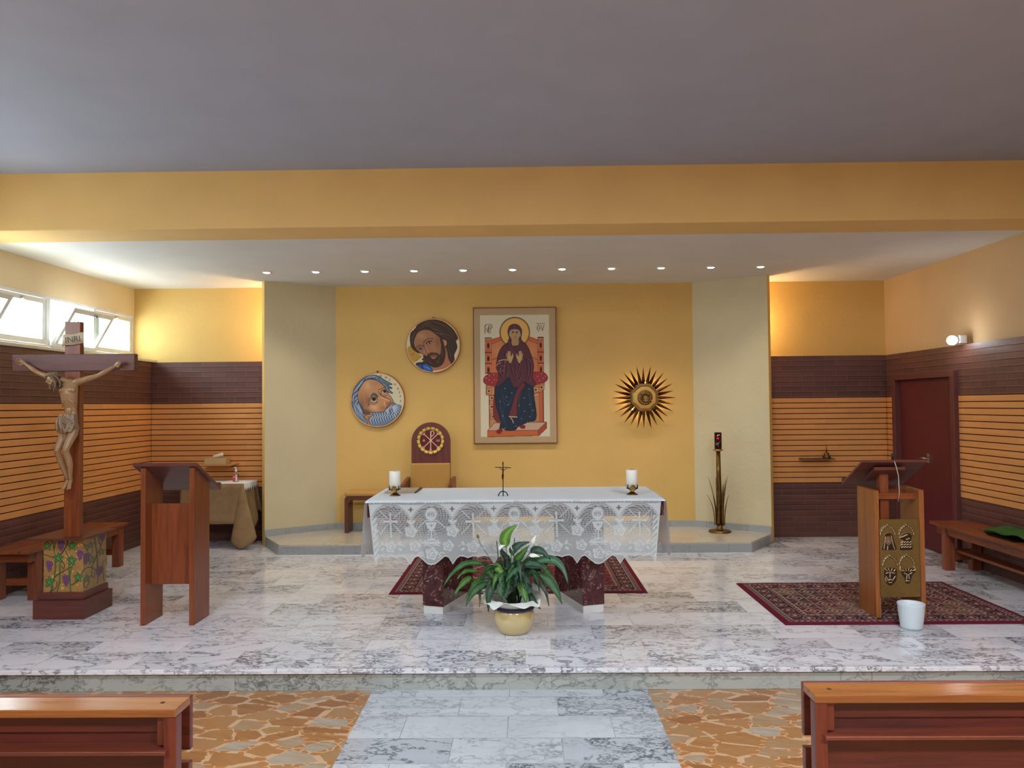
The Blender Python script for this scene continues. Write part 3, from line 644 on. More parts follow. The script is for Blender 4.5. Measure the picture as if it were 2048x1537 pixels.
for pts in [[(480, 380), (620, 280), (760, 250), (880, 330), (1020, 350)], [(500, 420), (640, 320), (760, 310), (900, 390), (1060, 380)], [(640, 220), (820, 200), (1000, 250), (1200, 360)], [(820, 360), (960, 430), (1100, 440)], [(880, 460), (1000, 500), (1130, 480)], [(920, 500), (1080, 520), (1250, 560), (1380, 700)], [(1000, 540), (1180, 600), (1300, 740), (1350, 900)], [(1200, 400), (1340, 560), (1420, 760)], [(1200, 700), (1270, 900), (1300, 1120)], [(1100, 260), (1260, 400), (1380, 560)], [(310, 560), (340, 660), (330, 780)], [(420, 460), (360, 560), (330, 700)]]:
    cv.stroke(pts, 20, HL2, True, 1, True); cv.stroke([(x+12, y+24) for x, y in pts], 12, HD, True, 1, True)
cv.stroke([(430, 850), (500, 800), (600, 810), (640, 850)], 16, (60, 36, 32)); cv.ell(535, 880, 66, 42, (120, 78, 66), 1, .3); cv.ell(530, 895, 34, 22, (170, 150, 140), 1, .3); cv.ell(530, 890, 20, 20, (34, 18, 18))
cv.stroke([(620, 720), (690, 640), (790, 610), (850, 640)], 18, (60, 36, 32)); cv.stroke([(640, 640), (740, 600), (820, 605)], 10, (206, 164, 130)); cv.ell(755, 720, 90, 50, (124, 80, 66), 1, -.3); cv.ell(765, 735, 50, 24, (176, 156, 146), 1, -.3); cv.ell(765, 732, 24, 24, (34, 18, 18)); cv.stroke([(680, 760), (740, 700), (830, 690)], 10, (60, 34, 30))
cv.stroke([(610, 720), (620, 800), (690, 940), (730, 1030)], 12, (90, 54, 42)); cv.stroke([(640, 800), (700, 920), (755, 1010)], 20, (206, 160, 122), True, 1, True); cv.stroke([(700, 1040), (760, 1040), (780, 1000)], 12, (84, 46, 38)); cv.stroke([(600, 870), (630, 960), (650, 1020)], 14, (196, 146, 112), True, 1, True)
roundel_frame('round_painting', -1.104, 2.362, 'round painting of a brown-haired bearded man with a blue collar, upper of the two roundels', cv, c0, 690)

# ---- large icon of a seated woman on a throne
ICX0, ICX1, ICZ1, ICZ0 = -.606, .418, 2.825, 1.145
cv = Cv(133, 75, 1000, 1480, 2.2, (178, 152, 116))
cv.a[(cv.X > 205) & (cv.X < 925) & (cv.Y > 155) & (cv.Y < 1408)] = (208, 200, 174)
cv.a[(cv.X < 141) | (cv.X > 992) | (cv.Y < 83) | (cv.Y > 1472)] = (112, 56, 34)
OR, ORD, RED, PUR, PUD, PUL, NAV = (188, 100, 60), (96, 44, 34), (146, 48, 52), (88, 48, 58), (44, 20, 30), (134, 88, 96), (28, 42, 62)
cv.poly([(320, 400), (450, 375), (565, 370), (700, 380), (810, 420), (810, 760), (320, 760)], (196, 116, 72), False); cv.stroke([(318, 425), (430, 385), (560, 375), (700, 385), (810, 425)], 22, (186, 84, 52)); cv.stroke([(318, 455), (430, 410), (560, 400), (700, 412), (810, 455)], 6, ORD); cv.soft(390, 520, 70, 90, (206, 146, 104), .7); cv.soft(750, 520, 60, 90, (206, 146, 104), .6)
cv.stroke([(320, 620), (400, 590)], 5, ORD, False); cv.stroke([(740, 590), (810, 625)], 5, ORD, False)
for x0, x1 in ((258, 320), (808, 864)):
    cv.poly([(x0, 400 if x0 < 500 else 385), (x1, 400 if x0 < 500 else 385), (x1, 760), (x0, 760)], OR, False)
    for y in (400, 550, 665, 760): cv.stroke([(x0, y-8), (x1, y-8)], 10, (60, 30, 28), False); cv.stroke([(x0, y+2), (x1, y+2)], 4, (216, 196, 150), False)
    for y in (470, 605, 720): cv.ell((x0+x1)/2, y, 12, 26, (60, 26, 26)); cv.stroke([(x0+6, y-40), (x0+6, y+40)], 4, (224, 150, 96), False); cv.stroke([(x1-6, y-40), (x1-6, y+40)], 4, (224, 150, 96), False)
    cv.stroke([(x0, 395), (x0, 760)], 4, ORD, False); cv.stroke([(x1, 395), (x1, 760)], 4, ORD, False)
# bench of the throne
cv.poly([(262, 880), (870, 860), (864, 930), (800, 980), (262, 980)], (190, 134, 88), False, line=ORD, lw=5)
cv.poly([(292, 980), (400, 980), (400, 1310), (292, 1310)], (186, 128, 86), False, line=ORD, lw=5); cv.poly([(740, 980), (860, 940), (860, 1270), (800, 1300), (740, 1300)], (176, 92, 56), False, line=ORD, lw=5)
cv.poly([(750, 985), (806, 965), (806, 1270), (750, 1270)], (198, 156, 110), False)
for y in range(1000, 1260, 18): cv.stroke([(757, y), (800, y-6)], 7, (110, 60, 44), False)
for y in range(990, 1300, 12): cv.ell(297, y, 4, 4, (40, 26, 24)); cv.ell(856, y-30, 4, 4, (40, 26, 24))
for x, y in ((292, 938), (322, 1010), (320, 1100), (334, 1200), (780, 930), (842, 905)):
    cv.poly([(x-24, y-24), (x+24, y-24), (x+24, y+24), (x-24, y+24)], (206, 150, 104), False, line=ORD, lw=4); cv.ell(x, y, 11, 11, (70, 32, 30))
for x in range(270, 860, 16): cv.ell(x, 898, 4, 4, (60, 34, 30))
cv.poly([(235, 830), (260, 780), (330, 755), (400, 765), (400, 880), (330, 885), (262, 868)], RED, line=ORD, lw=5); cv.poly([(905, 800), (870, 755), (800, 745), (740, 760), (750, 870), (830, 868), (890, 840)], RED, line=ORD, lw=5)
for x, y in [(265, 805), (300, 780), (295, 825), (350, 820), (345, 770), (380, 828), (325, 850), (800, 790), (840, 765), (860, 810), (820, 835), (880, 790)]: cv.ell(x, y, 5, 5, (220, 160, 140))
# footstool
cv.poly([(275, 1345), (345, 1265), (888, 1262), (800, 1345)], (188, 158, 134), False, line=ORD, lw=5); cv.poly([(275, 1345), (800, 1345), (806, 1402), (275, 1408)], (186, 96, 52), False, line=ORD, lw=5); cv.poly([(800, 1345), (888, 1262), (888, 1325), (806, 1402)], (160, 72, 44), False, line=ORD, lw=5)
# halo and letters
cv.ell(567, 335, 160, 160, (50, 36, 30)); cv.ell(567, 335, 148, 148, (214, 168, 92)); cv.soft(567, 335, 110, 110, (226, 184, 110), .5)
for i in range(60):
    a = i*PI/30; cv.ell(567+155*math.cos(a), 335+155*math.sin(a), 4, 4, (196, 160, 90))
LC = (92, 56, 44)
for s_ in [[(256, 342), (256, 262), (270, 262)], [(270, 285), (283, 330), (296, 262), (296, 342)], [(313, 262), (313, 342)], [(313, 268), (330, 262), (332, 285), (315, 296)], [(262, 250), (330, 250)]]: cv.stroke(s_, 5, LC, False)
cv.stroke([(815, 262), (798, 290), (815, 325), (832, 290), (815, 262)], 5, LC); cv.stroke([(800, 293), (830, 293)], 4, LC, False); cv.stroke([(842, 262), (856, 322), (874, 258)], 5, LC, False); cv.stroke([(792, 248), (880, 248)], 4, LC, False)
# robe below: navy skirt
NV = [(370, 880), (480, 810), (600, 840), (740, 880), (760, 1000), (780, 1220), (700, 1260), (600, 1300), (560, 1340), (480, 1345), (430, 1320), (400, 1330), (410, 1240), (370, 1100), (352, 960)]
cv.poly([(350, 960), (335, 1200), (400, 1260), (420, 1100)], (110, 46, 48)); cv.poly(NV, NAV, line=(12, 18, 30), lw=6)
for pts in [[(420, 1000), (470, 1090), (530, 1040)], [(430, 930), (440, 1000), (500, 1050), (560, 960)], [(400, 1000), (420, 1160), (440, 1280)], [(640, 900), (610, 1020), (600, 1200)], [(700, 920), (730, 1080), (740, 1220)], [(450, 1100), (440, 1200), (480, 1320)]]: cv.stroke(pts, 6, (58, 78, 98), True, 1, True)
for x, y in [(460, 912), (492, 1078), (408, 1045), (435, 1195), (712, 920), (715, 1080), (662, 1150), (605, 1088), (750, 1140), (690, 1265), (660, 1012), (715, 1205), (530, 960), (475, 1000), (628, 1225), (570, 1300), (455, 1320)]: cv.ell(x, y, 6.5, 6.5, (112, 128, 142))
cv.poly([(365, 1360), (380, 1335), (430, 1330), (415, 1372), (380, 1378)], (120, 34, 34)); cv.poly([(600, 1300), (640, 1288), (668, 1300), (662, 1325), (630, 1328)], (120, 34, 34))
# mantle
MT = [(565, 250), (612, 268), (640, 320), (632, 410), (690, 470), (730, 560), (760, 680), (745, 800), (780, 870), (740, 892), (660, 850), (600, 900), (540, 890), (500, 800), (430, 860), (370, 890), (400, 780), (372, 690), (395, 560), (440, 480), (510, 420), (496, 330), (515, 270)]
cv.poly(MT, PUR, line=PUD, lw=7)
mk = cv.inside(crv(MT, 6, True), (slice(None), slice(None))); cv.clip = mk
for pts in [[(470, 520), (450, 640), (440, 780)], [(520, 640), (540, 760), (600, 830), (640, 700)], [(560, 620), (590, 720), (620, 640)], [(680, 600), (700, 720), (680, 820)], [(720, 620), (730, 740), (700, 840)], [(400, 680), (410, 760), (440, 820)], [(430, 640), (440, 720), (430, 800)], [(480, 660), (480, 740), (460, 800)], [(640, 560), (700, 620), (750, 690)], [(520, 440), (560, 520), (610, 560)], [(500, 460), (540, 560), (600, 620)], [(600, 470), (560, 500), (520, 470)], [(540, 860), (620, 880), (720, 830)], [(560, 660), (570, 760), (600, 800)]]:
    cv.stroke(pts, 9, PUD, True, 1, True); cv.stroke([(x+9, y+3) for x, y in pts], 6, PUL, True, .8, True)
for x, y in [(430, 680), (455, 680), (415, 715), (440, 730), (405, 740), (470, 640)]: cv.ell(x, y, 4, 7, (176, 140, 150))
cv.stroke([(392, 632), (440, 618), (490, 620)], 8, (206, 176, 130)); cv.stroke([(372, 680), (392, 655), (418, 648)], 6, (206, 176, 130)); cv.clip = None
cv.poly([(640, 855), (600, 900), (560, 990), (530, 1090), (502, 1200), (580, 1205), (585, 1100), (610, 980), (670, 880)], (104, 46, 54), line=PUD, lw=5); cv.stroke([(500, 1202), (582, 1208)], 9, (214, 190, 150), False); cv.stroke([(515, 1215), (532, 1235), (545, 1268)], 7, (214, 190, 150))
# head
cv.ell(567, 345, 56, 76, (150, 156, 160)); cv.ell(567, 350, 46, 68, (178, 142, 96)); cv.poly([(540, 400), (600, 400), (605, 460), (567, 472), (535, 460)], (176, 140, 92)); cv.soft(567, 340, 20, 40, (200, 166, 118), .7)
cv.poly([(500, 340), (500, 290), (525, 262), (567, 250), (610, 262), (638, 300), (636, 340), (622, 330), (610, 312), (567, 304), (524, 312), (512, 340)], PUR); cv.stroke([(510, 370), (516, 330), (530, 312), (567, 306), (604, 312), (620, 335), (624, 375)], 7, (150, 156, 162)); cv.stroke([(567, 262), (567, 300)], 3, (190, 150, 110), False)
for x in (550, 588): cv.ell(x, 336, 12, 6, (70, 48, 36)); cv.ell(x, 336, 5, 5, (20, 12, 12)); cv.stroke([(x-14, 326), (x, 321), (x+14, 326)], 3, (70, 48, 36))
cv.stroke([(573, 335), (578, 365), (568, 372)], 3.5, (110, 80, 54)); cv.ell(573, 386, 10, 4, (140, 74, 60)); cv.poly([(512, 400), (530, 470), (600, 560), (560, 590), (510, 520), (495, 440)], (96, 54, 64), line=PUD, lw=4)
# hands
for sx, x in ((1, 512), (-1, 617)):
    def hp(a, b): return (x+sx*a, b)
    cv.poly([hp(-16, 600), hp(-20, 570), hp(14, 572), hp(22, 610), hp(12, 650), hp(-6, 645)], (190, 156, 108))
    for a, b0, b1 in ((-30, 610, 555), (-18, 590, 535), (-6, 588, 528), (6, 588, 535), (30, 615, 562)): cv.stroke([hp(a*.6, b0+14), hp(a, b1)], 9.5, (196, 162, 114), False); cv.stroke([hp(a*.6+5, b0), hp(a+5, b1+4)], 2.4, (110, 76, 52), False)
    cv.stroke([hp(14, 628), hp(32, 590), hp(30, 560)], 10, (196, 162, 114))
r = empty('icon_painting', (-.094, 9.49, 1.145), 'large upright icon of a robed haloed woman seated on an orange throne with raised palms', 'painting')
MB().box(ICX0, ICX1, 9.458, 9.497, ICZ0, ICZ1).build('panel_edge', M['rim'], r, .003)
cv.soften()
cv.mesh('painted_panel', M['paint'], lambda U, V: (ICX0+U*(ICX1-ICX0), 9.4565+0*U, ICZ1-V*(ICZ1-ICZ0)), None, r)

# ================================================================== SUN-SHAPED TABERNACLE
SX, SZ = 1.470, 1.693
r = empty('sunburst_tabernacle', (SX, 9.49, SZ-.4), 'golden sunburst with pointed rays around an octagonal brass box on the ochre wall', 'tabernacle')
def octa(R_, y0, y1, mb, R2=None):
    R2 = R2 or R_; pts = [(math.cos(PI/8+k*PI/4), math.sin(PI/8+k*PI/4)) for k in range(8)]
    vs = [(SX+R_*a, y0, SZ+R_*b) for a, b in pts]+[(SX+R2*a, y1, SZ+R2*b) for a, b in pts]
    mb.add(vs, [tuple(range(8)), tuple(range(8, 16))[::-1]]+[(i, i+8, (i+1) % 8+8, (i+1) % 8) for i in range(8)])
mb = MB(); octa(.150, 9.48, 9.32, mb); octa(.182, 9.40, 9.33, mb); octa(.175, 9.33, 9.30, mb); mb.build('octagonal_box', M['oldbrass'], r, .004)
mb = MB(); octa(.158, 9.302, 9.286, mb, .140); mb.build('door_panel', M['brass'], r, .003)
mb = MB().lathe([(.092, 0), (.092, .008), (.085, .014), (.06, .008), (.052, .012), (.05, .03), (.043, .03), (.040, .018), (.002, .02)], (0, 0, 0), 40)
o = mb.build('round_boss', M['bossm'] if 'bossm' in M else M['oldbrass'], r); o.data.transform(Matrix.Rotation(PI/2, 4, 'X')); o.data.transform(Matrix.Translation((SX, 9.288, SZ)))
mb = MB()
for k in range(26):
    a = k*2*PI/26+random.uniform(-.1, .1); q = random.uniform(.06, .086); mb.ball((SX+q*math.cos(a), 9.276, SZ+q*math.sin(a)), random.uniform(.006, .011), 6)
for a, b in ((0, 1), (1, 0)):
    for k in (-1, 0, 1):
        x0, z0 = (k*.012, -.026) if a == 0 else (-.026, k*.012); mb.box(SX+min(x0, -x0 if a else x0)-.0015, SX+(abs(x0) if a else x0)+.0015, 9.262, 9.268, SZ+min(z0, -z0 if not a else z0)-.0015, SZ+(abs(z0) if not a else z0)+.0015)
mb.build('boss_ornament', M['brass'], r)
NS = 28
for k in range(NS):
    a = 2*PI*(k+.5)/NS+.11; rr = .385+(.012 if k % 2 else -.004); d = (math.cos(a), math.sin(a)); n_ = (-d[1], d[0]); yy = 9.37 if k % 2 else 9.40; hw = .021
    b0, b1, tp = .155, .20, rr
    P_ = lambda u, v_, y: (SX+d[0]*u+n_[0]*v_, y, SZ+d[1]*u+n_[1]*v_)
    vs = [P_(b0, -hw*.7, yy), P_(b0, hw*.7, yy), P_(b1, hw, yy), P_(tp, 0, yy), P_(b1, -hw, yy), P_(b0, 0, yy-.010), P_(b1, 0, yy-.013), P_(b0, 0, yy+.006), P_(b1, 0, yy+.006)]
    fs = [(0, 4, 6, 5), (1, 5, 6, 2), (4, 3, 6), (2, 6, 3), (0, 7, 8, 4), (1, 2, 8, 7), (4, 8, 3), (2, 3, 8), (0, 5, 7), (1, 7, 5)]
    MB().add(vs, fs).build('ray', M['bronze'] if (k % 2 or d[1] > .2) else M['oldbrass'], r)
for k in range(10):
    a = 2*PI*k/10+.2; MB().ball((SX+.188*math.cos(a), 9.44, SZ+.188*math.sin(a)), .009, 8).build('back_bulb', M['warmglow'], r)
    if k % 2: lo = lamp('tabernacle_glow', 'POINT', (SX+.20*math.cos(a), 9.44, SZ+.20*math.sin(a)), .18, (1, .68, .34), shadow_soft_size=.02); lo.parent = r; lo.matrix_parent_inverse = parent_inv(r)

# ================================================================== CHAIR AND STOOL OF THE PRIEST
CX, CYB = -1.10, 9.14
r = empty('presider_chair', (CX, 9.1, .11), 'tall arched mahogany chair with a gold Chi-Rho disc behind the altar', 'chair')
pts = [(CX-.232, .60), (CX+.232, .60), (CX+.232, 1.19)]+[(CX+.232*math.cos(a), 1.19+.232*math.sin(a)) for a in np.linspace(.05, PI-.05, 28)]+[(CX-.232, 1.19)]
MB().prismT(pts, CYB, CYB+.04).build('backrest', M['dmahogz'], r, .004)
MB().box(CX-.236, CX+.232, CYB-.045, CYB, .56, .938).build('back_cushion', M['uphol'], r, .012)
MB().box(CX-.24, CX+.24, 8.68, CYB, .45, .54).build('seat_cushion', M['uphol'], r, .015)
for s_ in (-1, 1):
    x = CX+s_*.272
    MB().prismT([(8.66, .11), (8.74, .11), (8.74, .60), (8.96, .60), (8.96, .11), (9.18, .11), (9.18, .775), (9.02, .765), (8.66, .72)], x-.022, x+.022, 'x').build('arm_panel', M['dmahogz'], r, .004)
MB().box(CX-.25, CX+.25, 8.68, 9.17, .38, .45).build('seat_frame', M['mahogx'], r, .004)
dc = (1003, 288); cv = Cv(843, 128, 1163, 448, 2.5, (92, 30, 30)); rr = np.hypot(cv.X-dc[0], cv.Y-dc[1]); an = np.arctan2(cv.Y-dc[1], cv.X-dc[0])
cv.a[rr > 116] = (190, 156, 66)
wv_ = (np.sin(an*17)*.5+.5); cv.a[(rr > 118) & (wv_ > .62)] = (226, 196, 100); cv.a[(rr > 140) & (wv_ < .35)] = (120, 92, 40); cv.a[(rr > 112) & (rr < 118)] = (70, 30, 26)
CR = (228, 190, 160)
for s_, w_ in [([(928, 215), (1085, 365)], 9), ([(1085, 215), (925, 365)], 9), ([(1006, 190), (1003, 395)], 11)]: cv.stroke(s_, w_, CR, False)
cv.stroke([(1006, 190), (1030, 186), (1042, 205), (1030, 232), (1010, 240)], 9, CR)
for x, y, dx, dy in ((928, 215, 12, -10), (1085, 215, 12, 10), (925, 365, 12, 10), (1085, 365, 12, -10), (1003, 395, 14, 0)): cv.stroke([(x-dx, y-dy), (x+dx, y+dy)], 8, CR, False)
cv.stroke([(916, 300), (930, 275), (942, 300)], 5, CR, False); cv.stroke([(918, 292), (938, 292)], 4, CR, False); cv.stroke([(1068, 276), (1072, 298), (1085, 290), (1088, 276)], 5, CR); cv.stroke([(1085, 290), (1096, 300), (1104, 278)], 5, CR)
edge = 150+4*np.cos(an*34); cv.soften()
s_ = .166/154
cv.mesh('chi_rho_disc', M['paint'], lambda U, V: (CX-.002+(cv.X-dc[0])*s_, CYB-.012+.006*np.clip((rr-116)/20, 0, 1)*(-1)*(1+.5*wv_)+.006, 1.207-(cv.Y-dc[1])*s_), rr < edge, r)

r = empty('upholstered_stool', (-1.85, 9.3, .11), 'low wooden stool with mustard cushion left of the altar, partly hidden behind it', 'stool')
MB().box(-2.14, -1.55, 9.16, 9.44, .545, .60).build('cushion', M['uphol'], r, .02)
MB().prismT([(-2.14, .11), (-2.095, .11), (-2.095, .47), (-2.07, .50), (-1.62, .50), (-1.595, .47), (-1.595, .11), (-1.55, .11), (-1.55, .52), (-1.57, .545), (-2.12, .545), (-2.14, .52)], 9.17, 9.43).build('curved_frame', M['dmahog'], r, .004)

# ================================================================== ALTAR
r = empty('altar', (-.07, 6.29, 0), 'red marble altar table on two splayed slab legs in the middle of the sanctuary', 'altar')
AX0, AX1, AY0, AY1 = -1.19, 1.055, 5.84, 6.74
MB().box(AX0, AX1, AY0, AY1, .775, .893).build('altar_top', M['rosso'], r, .003)
def leg(nr, dirv, sidev, L, Wd):
    d = Vector(dirv).normalized(); s2 = Vector(sidev).normalized(); p = Vector(nr)
    out = lambda e: [tuple(p+d*(-e)+s2*(-e)), tuple(p+d*(-e)+s2*(Wd+e)), tuple(p+d*(L+e)+s2*(Wd+e)), tuple(p+d*(L+e)+s2*(-e))]
    a = MB().prism(out(0), .06, .775).build('altar_leg', M['rosso'], r, .003); a['label'] = 'red marble slab leg'
    b = MB().prism(out(-.006), 0, .062).build('leg_plinth', M['white'], a)
leg((-.632, 5.985), (.2, .61), (-.61, .2), .62, .175)
leg((.447, 5.995), (-.2, .61), (.61, .2), .62, .182)

# cloth: plain linen on top, lace drop in front, sheer drops at the ends
r = empty('altar_cloth', (-.07, 6.29, .9), 'white altar cloth with a deep crochet lace front showing crosses, chalices and roses', 'tablecloth')
cvt = Cv(0, 0, 112, 44, 1, (255, 255, 255)); u0 = AX0-.012; u1 = AX1+.012
cvt.mesh('linen_top', M['linen'], lambda U, V: (u0+U*(u1-u0), AY1+.012-V*(AY1-AY0+.026), .898+.0015*np.sin(U*23)*np.sin(V*9)-.012*np.clip((V-.97)/.03, 0, 1)-.004*np.clip((.03-V)/.03, 0, 1)), None, r).modifiers.new('thickness', 'SOLIDIFY').thickness = -.003
MOT = [380+630*k for k in range(7)]
LX0, LX1, LY0, LY1 = 55, 4485, 84, 1030
cv = Cv(LX0, LY0, LX1, LY1, 4.8, (190, 190, 190))
def dens(v): return (v, v, v)
SOL, NET, OPEN = dens(250), dens(182), dens(118)
fine = ((np.floor(cv.X/12)+np.floor(cv.Y/12)) % 2 == 0)
cv.a[fine] = dens(176); cv.a[~fine] = dens(146)
holes = (cv.Y > 94) & (cv.Y < 112) & ((cv.X % 22) < 12); 
def rose(x, y, q=1.0):
    P = [(x+q*88*(1+.13*math.cos(5*a+.6))*math.cos(a), y+q*86*(1+.13*math.cos(5*a+.6))*math.sin(a)) for a in np.linspace(0, 2*PI, 40, endpoint=False)]
    cv.poly([(x+(a-x)*1.16, y+(b-y)*1.16) for a, b in P], dens(150), False); cv.poly(P, SOL, False)
    cv.stroke([(x-50*q, y-8), (x-30*q, y+40*q), (x+20*q, y+52*q), (x+55*q, y+15)], 9, dens(120)); cv.stroke([(x-22*q, y-4), (x-8*q, y-36*q), (x+26*q, y-30*q), (x+30*q, y+5), (x+4, y+20*q)], 8, dens(120)); cv.stroke([(x-60*q, y-30*q), (x-30*q, y-60*q), (x+30*q, y-66*q)], 7, dens(130)); cv.stroke([(x+2, y+24*q), (x+34*q, y-4)], 7, dens(120), False)
def lleaf(x, y, a, L=70):
    c_, s2 = math.cos(a), math.sin(a); P = [(0, 0), (L*.3, -22), (L*.5, -14), (L*.6, -26), (L, 0), (L*.65, 20), (L*.5, 10), (L*.3, 22)]
    cv.poly([(x+p*c_-q*s2, y+p*s2+q*c_) for p, q in P], SOL, False)
def scal(off):
    off = abs(off); return np.interp(off, [0, 60, 120, 190, 215, 255, 300, 320, 345, 390, 440, 500, 550, 590, 630], [1015, 1003, 960, 903, 893, 915, 985, 1018, 985, 918, 890, 898, 916, 902, 893])
chal = [MOT[1], MOT[3], MOT[5]]
edge = np.full(cv.X.shape, 0.0)
nearest = np.min([np.abs(cv.X-c_) for c_ in chal+[MOT[5]+1260, MOT[1]-1260]], axis=0); edge = scal(nearest)
for k, cx in enumerate(MOT):
    # dome of open mesh
    D = [(cx-315, 335), (cx-250, 240), (cx-190, 180), (cx-110, 140), (cx, 128), (cx+110, 140), (cx+190, 180), (cx+250, 240), (cx+315, 335)]
    body = D+[(cx+315, 640), (cx-315, 640)]
    P = np.array(body, float); sl = cv.bb(cx-320, 120, cx+320, 645); ins = cv.inside(P, sl); X, Y = cv.X[sl], cv.Y[sl]
    rr_ = np.hypot(X-cx, Y-380); aa = np.arctan2(Y-380, X-cx)
    base = np.where((np.floor(Y/15) % 2 == 0), 52, 128)
    dots = ((np.floor(rr_/24+np.floor(aa*9)*.5) % 2) == 0) & (np.abs((aa*14) % 1-.5) < .24) & (rr_ > 90)
    base = np.where(dots & (Y < 600), 236, base); fd = np.clip((Y-520)/110, 0, 1); base = base*(1-fd)+158*fd; reg = cv.a[sl]; reg[ins] = base[ins][:, None]
    # solid spandrel right of the dome and left
    cv.poly([(cx+100, 118), (cx+315, 118), (cx+315, 340), (cx+250, 236), (cx+190, 172)], SOL, False); cv.poly([(cx-100, 118), (cx-315, 118), (cx-315, 340), (cx-250, 236), (cx-190, 172)], SOL, False)
    cv.stroke(D, 12, dens(120)); cv.stroke([(x, y+14) for x, y in D], 11, SOL)
for k, cx in enumerate(MOT):
    if k % 2:
        cv.ell(cx-5, 268, 102, 108, dens(140)); cv.ell(cx-5, 265, 84, 92, SOL)
        D_ = dens(90)
        cv.stroke([(cx-48, 245), (cx-48, 292)], 11, D_, False); cv.stroke([(cx-26, 232), (cx-26, 300)], 11, D_, False); cv.stroke([(cx+6, 232), (cx+6, 300)], 11, D_, False); cv.stroke([(cx-26, 262), (cx+6, 262)], 9, D_, False); cv.stroke([(cx+46, 240), (cx+26, 252), (cx+30, 268), (cx+46, 280), (cx+28, 298)], 10, D_)
        cv.stroke([(cx-80, 362), (cx+80, 362)], 12, SOL, False)
        cv.poly([(cx-95, 385), (cx+85, 385), (cx+55, 465), (cx+15, 515), (cx, 545), (cx-15, 515), (cx-62, 465)], SOL, False); cv.ell(cx, 432, 10, 20, D_); cv.ell(cx-32, 426, 5, 10, D_); cv.ell(cx+32, 426, 5, 10, D_)
        cv.poly([(cx-9, 535), (cx+9, 535), (cx+14, 620), (cx+50, 632), (cx+150, 688), (cx+130, 704), (cx-130, 704), (cx-150, 688), (cx-50, 632), (cx-14, 620)], SOL, False); cv.stroke([(cx-80, 662), (cx+80, 662)], 7, dens(120), False)
        cv.stroke([(cx-80, 350), (cx-208, 470)], 14, SOL, False); cv.stroke([(cx+75, 350), (cx+208, 470)], 14, SOL, False)
        for a in (-.38, -.22, .22, .38):
            for t_ in range(5): x = cx+math.sin(a)*(110+t_*52)*.9; y = 470+t_*46; cv.ell(x, y, 7, 16, SOL)
        cv.stroke([(cx-120, 730), (cx-60, 716), (cx, 735), (cx+60, 716), (cx+120, 730)], 16, SOL); rose(cx+5, 845, 1.05)
        for s_ in (-1, 1): cv.stroke([(cx+s_*110, 905), (cx+s_*185, 915), (cx+s_*200, 850), (cx+s_*145, 832), (cx+s_*120, 870), (cx+s_*160, 885)], 17, SOL)
    else:
        cv.stroke([(cx-2, 258), (cx+10, 600)], 24, SOL, False); cv.stroke([(cx-98, 374), (cx+100, 374)], 26, SOL, False); cv.ell(cx-2, 262, 18, 16, SOL); cv.ell(cx-98, 374, 16, 20, SOL); cv.ell(cx+100, 374, 16, 20, SOL); cv.ell(cx+10, 600, 17, 16, SOL)
        cv.poly([(cx, 325), (cx+44, 374), (cx, 420), (cx-40, 374)], SOL, False); cv.stroke([(cx, 350), (cx+22, 374), (cx, 398), (cx-20, 374), (cx, 350)], 6, dens(110), False)
        for a, b, c_, d_ in ((-160, 222, -40, 330), (165, 222, 48, 330), (-40, 415, -170, 555), (48, 415, 190, 552)): cv.stroke([(cx+a, b), (cx+c_, d_)], 13, SOL, False)
        rose(cx-2, 745, 1.0); 
        for s_ in (-1, 1): cv.stroke([(cx+s_*90, 720), (cx+s_*170, 715), (cx+s_*230, 740)], 11, SOL); lleaf(cx+s_*130, 715, -.9 if s_ > 0 else PI+.9); lleaf(cx+s_*120, 760, .5 if s_ > 0 else PI-.5, 80)
    for s_ in (-1,):
        x = cx+s_*312; rose(x, 515, 1.0)
        lleaf(x, 410, -2.3, 95); lleaf(x, 410, -.75, 100); lleaf(x-6, 405, -1.7, 70); cv.stroke([(x, 405), (x+2, 440)], 11, SOL, False)
    if k < 6: cv.stroke([(cx+315-32, 190), (cx+315+32, 190)], 17, dens(50), False); cv.stroke([(cx+315, 160), (cx+315, 220)], 17, dens(50), False)
for cx in [MOT[1], MOT[3], MOT[5]]:
    for s_ in (-1, 1): rose(cx+s_*255, 735, .92)
# left and right selvedge, bottom band
cv.a[(cv.X < LX0+26) | (cv.X > LX1-26)] = 240; cv.a[(cv.X < LX0+110) & (cv.Y > 300) & ((cv.Y+cv.X) % 90 < 52)] = 236; cv.a[(cv.X > LX1-110) & (cv.Y > 300) & ((cv.Y+cv.X) % 90 < 52)] = 236
cv.a[(edge-cv.Y < 24)] = 240; cv.a[(edge-cv.Y < 44) & (edge-cv.Y >= 24)] = 150
cv.a[cv.Y < 94] = 240; cv.a[(cv.Y >= 94) & (cv.Y < 114)] = 236; cv.a[holes] = 30
cv.a = np.where(cv.a > 0, ((cv.a/255)**(1/2.2))*255, cv.a)       # stored as linear density
cv.a = np.clip(cv.a, 0, 255); cv.soften()
LWX = lambda X: -1.176+(X-LX0)*(1.032+1.176)/(LX1-LX0)
def lacef(U, V):
    X = LWX(cv.X); sh = .052*V*(np.clip(1-(U/.10), 0, 1)**1.3)-.05*V*(np.clip(1-(1-U)/.10, 0, 1)**1.3)
    y = AY0-.016-.012*V-.010*np.sin(U*58+1)*V-.006*np.sin(U*23+V*2)*V-.004*np.sin(U*131)*V
    z = .893-(cv.Y-LY0)*.000505+.003*np.sin(U*31)*(1-V)-.002
    z = np.where(V < .012, .897, z)
    return X+sh, y, z
cv.mesh('lace_front', M['lace'], lacef, cv.Y < edge, r)
